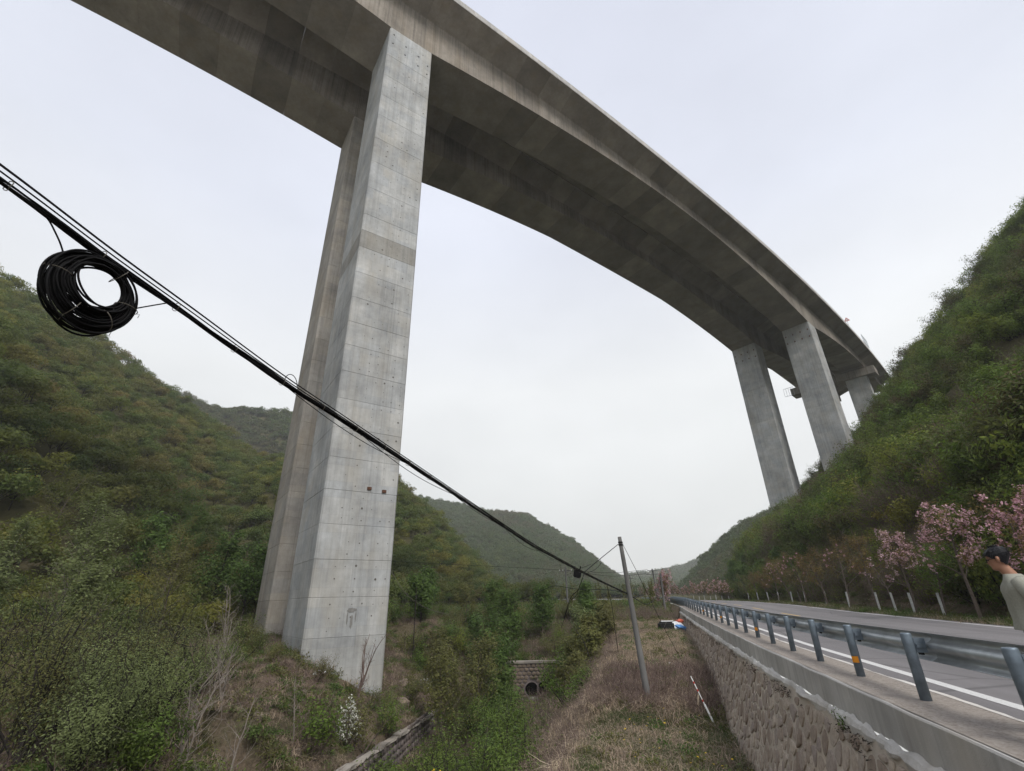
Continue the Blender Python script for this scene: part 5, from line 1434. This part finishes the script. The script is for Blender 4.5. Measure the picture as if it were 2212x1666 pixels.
def far_pole(name_label, x, y, zt, r0=.13, arms=(), lean=0.0):
    z0 = h1(x, y) - .3; p = empty('utility_pole', (x, y, z0)); tag(p, name_label, 'pole', 'distant utility poles')
    mb = MB(); mb.tube([(0, 0, 0), (lean * .5, 0, (zt - z0) / 2), (lean, 0, zt - z0)], [r0, r0 * .8, r0 * .62], 9); mb.build('shaft', M['pole'], p)
    for dz, ln in arms:
        mb = MB(); mb.box((lean * .96, -.15, zt - z0 - dz), (ln, .08, .09)); mb.build('crossarm', M['pole'], p)
        for q in (-.46, .46, 0.16 if dz < .3 else -.2):
            mb = MB(); mb.tube([(lean * .96 + q * ln, -.15, zt - z0 - dz + .045), (lean * .96 + q * ln, -.15, zt - z0 - dz + .22)], [.045, .03], 6); mb.build('insulator', M['white'], p)
    return p
far_pole('distant pole with two crossarms between the near pole and the cherry bush', 1.3, 78, 5.1, .17, ((.25, 1.5), (.75, 1.9)), -.33)
far_pole('distant dark pole just left of the pink cherry bush', 1.6, 62, 3.8, .15, (), 0.05)
far_pole('pale distant pole with crossarm in front of the hazy left hill', -11.4, 74, 5.6, .16, ((.55, 1.9),))
far_pole('distant thin pole rising behind the pink cherry bush', 4.2 - 2.2, 112, 5.6, .13, ())
far_pole('faint far pole with crossarm at the end of the valley', -3.2, 120, 6.0, .15, ((.7, 1.8),), -.5)
fp = far_pole('dark wooden post on the field edge right of the front pier', -22.3, 46.9, 2.7, .055, ())
fp.children[0].data.materials[0] = M['bark_dark']

# ------------------------------------------------------------------ overhead cables
CAB = np.array([(-3.52, 0.2, 3.75), (-3.399, 1.185, 3.594), (-3.37, 1.423, 3.552), (-3.339, 1.671, 3.493), (-3.297, 2.012, 3.435), (-3.252, 2.375, 3.381), (-3.187, 2.902, 3.289), (-3.121, 3.439, 3.203), (-3.012, 4.318, 3.107), (-2.883, 5.363, 2.972), (-2.646, 7.276, 2.718), (-2.269, 10.323, 2.319), (-1.803, 14.092, 1.982), (-1.35, 17.6, 1.70), (-0.865, 21.68, 1.418)])
_cs = np.concatenate([[0], np.cumsum(np.linalg.norm(np.diff(CAB, axis=0), axis=1))])
def cab(t):
    t = np.asarray(t, float)
    P = np.stack([np.interp(t, _cs, CAB[:, i]) for i in range(3)], -1)
    return P
CL = _cs[-1]
tt = np.concatenate([np.linspace(0, 6, 40), np.linspace(6.2, CL, 40)])
base_pts = cab(tt)
for _ in range(3): base_pts[1:-1] = (base_pts[:-2] + 2 * base_pts[1:-1] + base_pts[2:]) / 4
bun = empty('cable_bundle', (-3, 5, 3)); tag(bun, 'black bundle of overhead telecom cables running from upper left to the pole', 'cable'); bi_ = Matrix.Translation(bun.location).inverted()
def bch(mb, name, mat, par=bun, inv=bi_):
    o = mb.build(name, mat, smooth=True); o.parent = par; o.matrix_parent_inverse = inv; return o
g = np.random.default_rng(31)
for i in range(15):
    ph, rad = g.uniform(0, 6.28), g.uniform(.006, .024)
    tw = g.uniform(1.2, 3.2) * g.choice([-1, 1])
    loose = np.interp(tt, [0, 4, 8, CL], [1.0, 1.0, .8, .75])
    px_ = np.cos(ph + tw * tt * .8) * rad * loose; pz_ = np.sin(ph + tw * tt * .8) * rad * loose - .012
    mb = MB(); mb.tube(base_pts + np.stack([px_, 0 * px_, pz_], 1), g.uniform(.004, .0075), 6, caps=False); bch(mb, 'strand', M['black'])
for i, (d0, d1, xx) in enumerate(((.092, .10, .0), (.076, .082, .012), (.056, .055, -.012))):      # separate carrier wires above the bundle, converging
    lift = np.interp(tt, [0, 2.2, 4.5, 9, CL], [d0, d0 * .8, d0 * .45, .03, .012]); mb = MB()
    mb.tube(base_pts + np.stack([0 * lift + xx, 0 * lift, lift], 1), .0052, 6, caps=False); bch(mb, 'carrier_wire', M['black'])
for i in range(5):                                                                             # slack strands sagging below
    s0 = g.uniform(0, 14); s1 = s0 + g.uniform(1.2, 3.5); q = np.linspace(s0, min(s1, CL), 14); P = cab(q); P[:, 2] -= .025 + np.sin(np.linspace(0, np.pi, 14)) * g.uniform(.02, .09)
    mb = MB(); mb.tube(P, .0042, 5, caps=False); bch(mb, 'slack_strand', M['black'])
for s in np.arange(.5, CL, .55):
    P = cab(s); mb = MB(); a = np.linspace(0, 2 * np.pi, 12, endpoint=False); r_ = .034
    mb.tube([P + (r_ * math.cos(t), .004 * math.sin(3 * t), r_ * math.sin(t) - .01) for t in a], .0028, 4, closed=True); bch(mb, 'binding_wire', M['tie'])
P = cab(_cs[7]); mb = MB(); t = np.linspace(0, np.pi, 12); mb.tube(np.stack([P[0] + 0 * t, P[1] + .05 - .09 * np.cos(t), P[2] + .02 + .10 * np.sin(t)], 1), .004, 5); bch(mb, 'stray_loop', M['black'])
# coil of spare cable
coil = empty('cable_coil', (-3.325, 1.79, 3.17)); tag(coil, 'big round coil of spare black cable hanging from the overhead bundle', 'cable coil'); co_ = Matrix.Translation(coil.location).inverted()
e1 = np.array([.115, .993, .0]); e2 = np.array([0, 0, 1.0]); e3 = np.array([.993, -.115, 0])
hc, oc2 = np.array([-3.321, 1.815, 3.243]), np.array([-3.330, 1.785, 3.158])
for i in range(44):
    f = (i + .5) / 44; rad = .146 + (.262 - .146) * f + g.normal(0, .006); c = hc + (oc2 - hc) * f + e3 * g.normal(0, .022) + e1 * g.normal(0, .008) + e2 * g.normal(0, .008)
    a = np.linspace(0, 2 * np.pi, 56, endpoint=False); ph1, ph2 = g.uniform(0, 6.28, 2); w1, w2 = g.normal(0, .010), g.normal(0, .008)
    rr = rad + w1 * np.sin(a + ph1) + w2 * np.sin(2 * a + ph2); tilt = g.normal(0, .07)
    P = c + np.outer(rr * np.cos(a), e1) + np.outer(rr * np.sin(a), e2) + np.outer(rr * np.cos(a + ph2) * tilt + .012 * np.sin(2 * a + ph1), e3)
    mb = MB(); mb.tube(P, .0072, 6, closed=True); o = mb.build('cable_loop', M['black'], smooth=True); o.parent = coil; o.matrix_parent_inverse = co_
for ang, ext in ((62, 0), (178, 0), (248, 0), (305, 0), (355, 0)):
    t = R(ang); c = (hc + oc2) / 2 + (e1 * math.cos(t) + e2 * math.sin(t)) * .204; rd = e1 * math.cos(t) + e2 * math.sin(t); a = np.linspace(0, 2 * np.pi, 14, endpoint=False)
    P = c + np.outer(.070 * np.cos(a), rd) + np.outer(.062 * np.sin(a), e3); mb = MB(); mb.tube(P, .0032, 4, closed=True); mb.tube([c + rd * .068, c + rd * .082 + e3 * .02, c + rd * .088 + e2 * -.02], .0022, 4)
    o = mb.build('tie_wire', M['tie']); o.parent = coil; o.matrix_parent_inverse = co_
def lead(pts, r=.0052, nm='cable_lead'):
    P = np.array(pts); k = len(P); q = np.linspace(0, k - 1, 8 * k); Q = np.stack([np.interp(q, np.arange(k), P[:, i]) for i in range(3)], 1)
    for _ in range(6): Q[1:-1] = (Q[:-2] + 2 * Q[1:-1] + Q[2:]) / 4
    mb = MB(); mb.tube(Q, r, 6, caps=False); o = mb.build(nm, M['black'], smooth=True); o.parent = coil; o.matrix_parent_inverse = co_
lead([(-3.385, 1.30, 3.55), (-3.375, 1.45, 3.52), (-3.36, 1.55, 3.40), (-3.345, 1.62, 3.27)]); lead([(-3.29, 2.06, 3.22), (-3.285, 2.16, 3.31), (-3.275, 2.25, 3.39)])
# splice box and drop wires
sb = empty('splice_box', (-2.19, 16.7, 2.0)); tag(sb, 'small black splice box hanging from the cable bundle near the pole', 'splice box')
bm = bmesh.new(); bmesh.ops.create_cube(bm, size=1.0)
for v in bm.verts: v.co = Vector((v.co.x * .34, v.co.y * .14, v.co.z * .32))
bmesh.ops.bevel(bm, geom=bm.edges[:], offset=.04, segments=2, affect='EDGES')
me = bpy.data.meshes.new('case'); bm.to_mesh(me); bm.free(); me.materials.append(M['black']); o = link('case', me, sb); o.rotation_euler = (0, .25, .3); sb.scale = (.72,) * 3
for q in (-.1, .1):
    mb = MB(); mb.tube([(q, 0, .12), (q * 1.6, 0, .26), (q * 1.2 + .05, 0, .33)], .028, 6); mb.build('hanger', M['black'], sb)
def wire(label, pts, r=.010, sub=5, name='wire', mat='black'):
    P = np.array(pts, float); k = len(P); q = np.linspace(0, k - 1, sub * k); Q = np.stack([np.interp(q, np.arange(k), P[:, i]) for i in range(3)], 1)
    for _ in range(4): Q[1:-1] = (Q[:-2] + 2 * Q[1:-1] + Q[2:]) / 4
    mb = MB(); mb.tube(Q, r, 5, caps=False); o = mb.build(name, M[mat], smooth=True); tag(o, label, 'wire', 'loose wires'); return o
wire('stay wire from the cable bundle up to the top of the leaning pole', [(-0.99, 21.68, 3.35), (-1.49, 19.44, 2.73), (-1.74, 18.12, 2.39), (-1.99, 17.18, 2.09)], .014)
wire('thin curved loop wire hanging under the stay wire', [(-1.6, 19.13, 2.61), (-1.56, 19.04, 2.49), (-1.61, 18.83, 2.38), (-1.77, 18.21, 2.17), (-1.93, 17.49, 2.07)], .008)
wire('short thin wire joining the stay wire to the bundle', [(-1.85, 17.91, 2.35), (-2.11, 16.67, 2.16)], .008)
wire('drop wire falling from the bundle into the ravine bushes', [(-2.01, 17.18, 2.06), (-2.27, 17.86, 1.7), (-2.4, 18.14, 1.52), (-2.61, 18.42, 1.42), (-2.81, 18.79, 1.26), (-3.2, 19.6, .6)], .011)
wire('second loose drop wire branching off the first', [(-2.4, 18.14, 1.52), (-2.49, 18.33, 1.35), (-2.79, 18.79, 1.23), (-3.3, 19.5, .3)], .008)
wire('short drop wire hanging close left of the leaning pole', [(-1.5, 19.94, 1.73), (-1.49, 20.25, 1.36), (-1.44, 20.55, 1.1), (-1.40, 20.8, -.6)], .010)
wire('guy wire from the leaning pole top down to the right', [(-.81, 21.68, 3.37), (-.36, 22.6, 2.26), (-.2, 23.1, 1.8), (.55, 24.6, -.2), (1.2, 25.6, -1.7)], .010)
wire('low sagging cable crossing the ravine in front of the green willows', [(-14.5, 39.5, -.2), (-11.96, 38.17, 0.74), (-9.6, 36.77, 1.16), (-7.74, 35.16, 1.64), (-6.01, 33.46, 2.14), (-5.09, 32.6, 1.94), (-3.56, 30.8, 1.72), (-2.37, 27.9, 1.72), (-.88, 21.7, 1.45)], .014)
wire('thin pale cable hanging beside the front pier on the right', [(-25.5, 45.4, 5.5), (-24.16, 46.05, 3.42), (-23.16, 46.56, 1.96), (-21.96, 47.13, 1.11), (-21.12, 47.52, 0.62), (-19.5, 48.2, .2)], .018, mat='tie')
wire('upper power line to the distant crossarm pole', [(-40, 70, 7.4), (-11.4, 74.1, 5.2), (-5, 75.5, 4.55), (.3, 77.8, 5.0)], .022)
wire('lower power line to the distant crossarm pole', [(-11.0, 74, 5.1), (-5, 75.6, 4.1), (.2, 77.8, 4.45)], .022)
wire('cable running from the leaning pole on to the distant dark pole', [(-.85, 21.7, 1.42), (-.2, 34, .75), (.6, 46, 1.2), (1.62, 62, 3.2)], .022)

# ------------------------------------------------------------------ things on the terrace
sr = empty('survey_rod', (1.57, 19.8, -2.66)); tag(sr, 'red and white survey rod leaning in the grass by the wall', 'survey rod')
b0 = np.array([0, 0, 0.0]); b1 = np.array([-.505, .47, 1.35]); seg = lambda a, b, r_, n, m: (lambda mb: (mb.tube([b0 + (b1 - b0) * a, b0 + (b1 - b0) * b], r_, 8), mb.build(n, m, sr)))(MB())
seg(0.0, .42, .034, 'sleeve', M['white']); seg(.42, 1.0, .017, 'rod', M['white'])
for a in (.47, .68, .84): seg(a, a + .045, .0195, 'red_band', M['red'])
mb = MB(); a = [(-.02, 0, 0), (.05, 0, -.02), (.16, .05, .52), (.20, .05, .66), (.10, .04, .52)]; mb.add([(x, y - .012, z) for x, y, z in a] + [(x, y + .012, z) for x, y, z in a], [(0, 1, 2, 3, 4), (9, 8, 7, 6, 5)] + [(i, i + 5, (i + 1) % 5 + 5, (i + 1) % 5) for i in range(5)])
M['pale_wood'] = mat_plain('pale_splintered_wood', (.50, .42, .31), .8); M['bag_white'] = mat_plain('white_plastic', (.72, .74, .76), .45, 0, .12, 6); M['bag_blue'] = mat_plain('blue_plastic', (.10, .28, .62), .4, 0, .15, 6); M['bag_red'] = mat_plain('red_print_plastic', (.55, .12, .07), .45); M['case_black'] = mat_plain('black_fabric', (.012, .012, .014), .7)
o = mb.build('broken_board', M['pale_wood']); tag(o, 'pale splintered board stuck upright behind the survey rod', 'board'); o.location = (1.12, 20.75, h1(1.12, 20.75) - .05)
def bag(seed, name, x, y, s, mat, label, cat='bag', sq=(1, .8, .55), lift=0.0, extra=None):
    g = np.random.default_rng(seed); bm = bmesh.new(); bmesh.ops.create_icosphere(bm, subdivisions=3, radius=1.0); of = g.uniform(0, 60, 3)
    for v in bm.verts:
        n1 = float(fbm(v.co.x * 1.6 + of[0] + v.co.z * 1.3, v.co.y * 1.6 + of[1] - v.co.z, 4)); n2 = float(fbm(v.co.x * 5 + of[1], v.co.z * 5 + v.co.y * 3, 2))
        v.co = Vector(np.array(v.co) * (1 + .75 * n1 + .18 * n2) * s * np.array(sq))
    me = bpy.data.meshes.new(name); bm.to_mesh(me); bm.free(); me.materials.append(M[mat]); o = link(name, me); tag(o, label, cat); o.location = (x, y, h1(x, y) + s * sq[2] * .7 + lift); o.rotation_euler = (0, 0, g.uniform(0, 6)); return o
bg_ = empty('black_case', (.95, 41.0, h1(.95, 41.0) + .02), .15); tag(bg_, 'dumped black soft suitcase lying on the terrace by the wall', 'suitcase')
bm = bmesh.new(); bmesh.ops.create_cube(bm, size=1.0)
for v in bm.verts: v.co = Vector((v.co.x * 1.15, v.co.y * .55, v.co.z * .62 + .31))
bmesh.ops.bevel(bm, geom=bm.edges[:], offset=.12, segments=3, affect='EDGES'); me = bpy.data.meshes.new('shell'); bm.to_mesh(me); bm.free(); me.materials.append(M['case_black']); link('shell', me, bg_)
mb = MB(); mb.box((.12, 0, .645), (.9, .34, .06)); mb.build('lid_panel', M['bag_white'], bg_)
mb = MB(); mb.tube([(-.3, -.30, .1), (-.05, -.31, .5), (.02, -.3, .62)], .012, 5); mb.build('strap', M['tie'], bg_)
bag(1, 'trash_bag', 1.75, 42.0, .42, 'bag_white', 'white plastic bag against the far end of the wall', sq=(1.3, .9, .7)); bag(2, 'trash_bag', 1.95, 41.3, .38, 'bag_blue', 'blue plastic bag in front of the white one', sq=(1.3, .8, .55)); bag(3, 'trash_bag', 1.55, 41.2, .32, 'bag_white', 'crumpled white bag between the suitcase and the blue bag', sq=(1.4, .7, .5)); bag(4, 'trash_bag', 2.05, 42.4, .28, 'bag_red', 'red-printed bag on top of the rubbish by the wall', lift=.42)
bag(5, 'paper_litter', .12, 41.0, .26, 'bag_white', 'scrap of white paper left of the black suitcase', 'litter', (1.4, .8, .3)); bag(6, 'paper_litter', .62, 26.8, .17, 'bag_white', 'white paper scrap in the dry grass between pole and wall', 'litter', (1.4, .9, .35)); bag(7, 'paper_litter', -19.0, 27.6, .26, 'bag_white', 'white scrap lying at the foot of the front pier', 'litter', (1.5, .8, .4)); bag(8, 'paper_litter', .3, 39.5, .12, 'bag_white', 'tiny white scrap farther left of the black suitcase', 'litter', (1.3, .8, .4))
bush(1200, 'small_dark_bush', 'small dark green bush at the foot of the wall beside the survey rod', 1.72, 19.35, .42, .6, 'leaf_green', 500, .09, .03, 'bark_dark', spread=.2, twig=4, t0=.1, nst=9)
bush(1201, 'small_dark_bush', 'small dark green tuft at the foot of the wall above the survey rod', 1.8, 22.6, .40, .5, 'leaf_green', 400, .09, .03, 'bark_dark', spread=.2, twig=4, t0=.1, nst=8)
bush(1202, 'wall_plant', 'small leafy plant rooted under the coping of the wall', 2.55, 9.4, .28, .4, 'leaf_green', 160, .05, .02, 'bark', spread=.2, twig=3, t0=.1, nst=6).location.z = -.55
# dead branch lying at the bottom edge
db = MB(); g = np.random.default_rng(8)
for i in range(12):
    P, r_ = branch(g, (0, 0, .08), (-1 if i % 2 else 1, g.normal(0, .8), g.uniform(-.1, .3)), g.uniform(.5, 1.3), .016, .004, 5, .25); db.tube(P, r_, 4, caps=False)
o = db.build('fallen_branch', M['pale_wood']); tag(o, 'pale dead branch lying at the bottom edge beside the grass', 'branch'); o.location = (-2.9, 16.2, h1(-2.9, 16.2) + .1)
# weeds hanging along the mortar ridge of the wall
g = np.random.default_rng(44); mb = MB()
for i in range(900):
    y = g.uniform(4, 46); dn = abs(g.normal(0, .10)); z = float(road_z(y)) - .52 - dn
    if fbm(np.array([y / 1.3]), np.array([2.2]), 3)[0] < .02: continue
    x = float(wall_face_x(y, z)) - .03; mb.leaves(np.array([[x, y, z]] * 4) + g.normal(0, .03, (4, 3)), .07, .018, g, 0)
o = mb.build('dry_weeds', M['weed_dark'] if 'weed_dark' in M else M['bark_red']); o.parent = wall; o.matrix_parent_inverse = Matrix.Translation((-2.6, -20, 0)); o['kind'] = 'stuff'

# ------------------------------------------------------------------ the person by the guardrail
M['skin'] = mat_plain('skin', (.36, .19, .125), .5, 0, .1, 20); M['hair'] = mat_plain('black_hair', (.010, .010, .013), .45, 0, .3, 40); M['shirt'] = mat_plain('grey_green_cotton', (.31, .31, .265), .95, 0, .12, 60, .1); M['trouser'] = mat_plain('dark_trousers', (.03, .032, .04), .9); M['shoe'] = mat_plain('dark_shoes', (.04, .035, .03), .6)
PX, PY = 3.60, 6.24; face = np.array([-.866, .5])
per = empty('person', (PX, PY, .0), math.atan2(face[1], face[0])); tag(per, 'man in glasses and grey-green T-shirt walking left behind the guardrail', 'person'); per.scale = (.975,) * 3
ang = np.linspace(0, 2 * np.pi, 28, endpoint=False)
def ell(cx, cy3, z, ax, ay, p=2.2):
    c, s_ = np.cos(ang), np.sin(ang); k = 1 / (np.abs(c) ** p + np.abs(s_) ** p) ** (1 / p)
    return [(cx + ax * k_ * c_, cy3 + ay * k_ * ss_, z) for k_, c_, ss_ in zip(k, c, s_)]
HZ, HX = 1.462, .07      # chin height and head centre
zs = np.array([0, .012, .03, .048, .062, .076, .09, .105, .12, .14, .16, .18, .20, .215, .224])
fr = np.array([.060, .078, .086, .083, .090, .085, .086, .085, .083, .092, .091, .085, .068, .040, .005]); bk = np.array([.02, .03, .042, .052, .06, .07, .08, .09, .098, .104, .103, .096, .08, .05, .005]); sd_ = np.array([.030, .042, .052, .058, .062, .066, .069, .072, .074, .077, .078, .074, .062, .038, .004])
def head_ring(i, gr=1.0, z=None, noseon=True):
    zz = zs[i] if z is None else z; F, B, S = (np.interp(zz, zs, q) for q in (fr, bk, sd_)); ring = []
    for t in ang:
        c, s_ = math.cos(t), math.sin(t); ax = F if c > 0 else B; k = 1 / (abs(c) ** 2.3 + abs(s_) ** 2.3) ** (1 / 2.3)
        x, y = ax * k * c * gr, S * k * s_ * gr
        if noseon: x += .027 * math.exp(-((t if t < math.pi else t - 2 * math.pi) / .20) ** 2) * np.interp(zz, [.070, .082, .098, .13], [0, 1, .8, 0])
        zt = zz * 1.0
        # tilt the head forward by about 14 degrees around the chin line
        ca, sa = math.cos(R(12)), math.sin(R(12)); ring.append((HX + x * ca + zt * sa * .35 - .0, y, HZ + zt * ca - x * sa * .9))
    return ring
bd = MB()
bd.loft([head_ring(i) for i in range(len(zs))])
bd.loft([ell(.015, 0, 1.36, .075, .085), ell(.03, 0, 1.40, .062, .066), ell(.05, 0, 1.45, .058, .060), ell(.075, 0, 1.50, .058, .056), ell(.085, 0, 1.54, .05, .05)])
for s_ in (-1, 1):
    bd.tube([(HX + .015, s_ * .074, HZ + .075), (HX + .012, s_ * .084, HZ + .10), (HX + .012, s_ * .082, HZ + .125)], [.010, .016, .012], 8)
bd.loft([ell(.0, 0, .86, .11, .165), ell(.0, 0, .95, .105, .155), ell(.005, 0, 1.08, .10, .145), ell(.01, 0, 1.22, .105, .165), ell(.005, 0, 1.32, .095, .175), ell(.012, 0, 1.39, .07, .12)])
def limb(pts, rad): bd.tube(np.array(pts), rad, 12)
for s_ in (-1, 1):
    limb([(0, s_ * .165, 1.34), (-.07, s_ * .215, 1.20), (-.13, s_ * .235, 1.08)], [.052, .046, .038]); limb([(-.13, s_ * .235, 1.08), (-.10, s_ * .235, .96), (-.04, s_ * .225, .845)], [.038, .034, .024])
    hp = np.array([-.04, s_ * .225, .845]); hd = unit((.30, -.05 * s_, -.95)); limb([hp, hp + hd * .04, hp + hd * .085], [.024, .036, .034])
    for q, (o_, ln) in enumerate(((-.026, .066), (-.009, .076), (.009, .072), (.026, .056))):
        b = hp + hd * .082 + np.array([o_, 0, 0]); limb([b, b + hd * ln * .5 + (0, -s_ * .006, 0), b + hd * ln + (.004, -s_ * .024, 0)], [.0098, .009, .0078])
    b = hp + hd * .02 + np.array([.026, -s_ * .01, 0]); limb([b, b + np.array([.022, -s_ * .012, -.03]), b + np.array([.026, -s_ * .022, -.06])], [.0115, .0105, .009])
    sx_ = .10 * s_; limb([(0, s_ * .085, .90), (.02 + sx_ * .4, s_ * .09, .68), (.03 + sx_ * .9, s_ * .09, .48)], [.088, .074, .056]); limb([(.03 + sx_ * .9, s_ * .09, .48), (-.01 + sx_ * 1.1, s_ * .092, .28), (-.03 + sx_ * 1.5, s_ * .095, .085)], [.055, .05, .036]); limb([(-.06 + sx_ * 1.5, s_ * .095, .045), (.06 + sx_ * 1.5, s_ * .10, .04), (.14 + sx_ * 1.5, s_ * .105, .032)], [.038, .04, .028])
body = bd.build('body', M['skin'], per, smooth=True)
rm = body.modifiers.new('skin_over', 'REMESH'); rm.mode = 'VOXEL'; rm.voxel_size = .0075; rm.use_smooth_shade = True
sm = body.modifiers.new('relax', 'SMOOTH'); sm.factor = .5; sm.iterations = 3
mb = MB(); rr_ = lambda z: .006 * math.sin(z * 60)
gs = np.random.default_rng(6)
def wr(ring, a): return [(x + a * float(vnoise(x * 16 + z * 9, y * 14)), y + a * float(vnoise(y * 15, z * 14 + 3)), z) for x, y, z in ring]
mb.loft([wr(r_, .036) for r_ in (ell(.015, 0, .90, .150, .195), ell(.012, 0, .94, .148, .192), ell(.012, 0, 1.0, .140, .186), ell(.014, 0, 1.08, .136, .182), ell(.016, 0, 1.16, .134, .186), ell(.016, 0, 1.24, .132, .196), ell(.014, 0, 1.30, .124, .205))] + [ell(.012, 0, 1.345, .108, .198), ell(.014, 0, 1.385, .088, .15), ell(.022, 0, 1.41, .075, .095), ell(.028, 0, 1.42, .068, .078)], caps=False)
for s_ in (-1, 1):
    P = np.array([(.0, s_ * .15, 1.345), (-.03, s_ * .205, 1.28), (-.075, s_ * .232, 1.20), (-.11, s_ * .245, 1.11)]); mb.tube(P, [.075, .082, .082, .080], 14, caps=False)
sh = mb.build('t_shirt', M['shirt'], per, smooth=True); so = sh.modifiers.new('cloth', 'SOLIDIFY'); so.thickness = .004; sh.modifiers.new('s', 'SUBSURF').render_levels = 1
mb = MB()
mb.loft([ell(.0, 0, .80, .125, .18), ell(.0, 0, .88, .118, .172), ell(.0, 0, .95, .112, .165)], caps=False)
for s_ in (-1, 1):
    sx_ = .10 * s_; mb.tube([(0, s_ * .088, .88), (.02 + sx_ * .4, s_ * .09, .68), (.03 + sx_ * .9, s_ * .09, .48), (-.01 + sx_ * 1.1, s_ * .092, .28), (-.03 + sx_ * 1.5, s_ * .095, .09)], [.098, .088, .075, .068, .06], 14, caps=False)
mb.build('trousers', M['trouser'], per, smooth=True)
for s_ in (-1, 1):
    sx_ = .10 * s_; mb = MB(); mb.tube([(-.09 + sx_ * 1.5, s_ * .095, .05), (-.04 + sx_ * 1.5, s_ * .095, .055), (.07 + sx_ * 1.5, s_ * .10, .047), (.165 + sx_ * 1.5, s_ * .105, .035)], [.04, .05, .05, .03], 12); mb.build('shoe', M['shoe'], per, smooth=True)
mb = MB(); rings = []                                       # hair: a cap that sits lower at the back
for j, zz in enumerate((.10, .13, .155, .18, .203, .222, .234)):
    base = head_ring(0, 1.0 + .10 * (1 if zz < .2 else .9), min(zz, .215), False); ring = []
    for t, (x, y, z) in zip(ang, base):
        tt_ = t if t < math.pi else t - 2 * math.pi; front = max(0, math.cos(tt_)); lowz = np.interp(abs(tt_), [0, .5, 1.1, 1.7, 2.4, 3.14], [.165, .165, .13, .075, .045, .035]); z2 = max(zz, 0)
        if j == 0:
            b2 = head_ring(0, 1.07, lowz, False)[int(round(t / (2 * np.pi) * 28)) % 28]; ring.append(b2)
        else:
            zq = max(zz, lowz + .006 * j); b2 = head_ring(0, 1.09 + (.03 if zz > .2 else 0), min(zq, .218), False)[int(round(t / (2 * np.pi) * 28)) % 28]; ring.append((b2[0] + .004 * vnoise(t * 9, zz * 80), b2[1], b2[2] + max(0, zq - .218) * 1.0 + (.008 if j > 2 else .002) + .004 * float(vnoise(t * 7, zz * 60))))
    rings.append(ring)
mb.loft(rings)
HP = np.array(rings).reshape(-1, 3); cen_ = HP.mean(0); gh = np.random.default_rng(3)
for _ in range(900):                                       # loose strands over the cap
    q = HP[gh.integers(0, len(HP))] + gh.normal(0, .006, 3); o_ = unit(q - cen_); d_ = unit(np.array([gh.normal(-.2, .5), gh.normal(0, .5), gh.normal(-.5, .5)]) + o_ * .35); w_ = unit(np.cross(d_, o_)) * .0016; L_ = gh.uniform(.012, .034)
    mb.add([q - w_, q + w_, q + d_ * L_ + o_ * .004], [(0, 1, 2)])
mb.build('hair', M['hair'], per)
mb = MB()
hp = lambda x, y, z: (HX + x * math.cos(R(12)) + z * math.sin(R(12)) * .35, y, HZ + z * math.cos(R(12)) - x * math.sin(R(12)) * .9)
for s_ in (-1, 1):
    c = hp(.098, s_ * .034, .112); a = np.linspace(0, 2 * np.pi, 16, endpoint=False); mb.tube([(c[0] - .004 * abs(math.cos(t)), c[1] + .027 * math.cos(t), c[2] + .018 * math.sin(t)) for t in a], .0026, 5, closed=True)
    mb.tube([hp(.096, s_ * .060, .118), hp(.05, s_ * .076, .118), hp(-.005, s_ * .082, .112), hp(-.02, s_ * .081, .10)], .0026, 5)
mb.tube([hp(.101, -.009, .115), hp(.104, 0, .118), hp(.101, .009, .115)], .0022, 5); mb.build('glasses', M['case_black'], per)
for s_ in (-1, 1):
    c = hp(.0795, s_ * .033, .112); mb = MB(); mb.loft([[(c[0] + .011 * math.sin(v), c[1] + .011 * math.cos(v) * math.cos(t), c[2] + .007 * math.cos(v) * math.sin(t)) for t in np.linspace(0, 2 * np.pi, 10, endpoint=False)] for v in (-.2, .4, .9, 1.4)]); mb.build('eye', M['hair'], per)
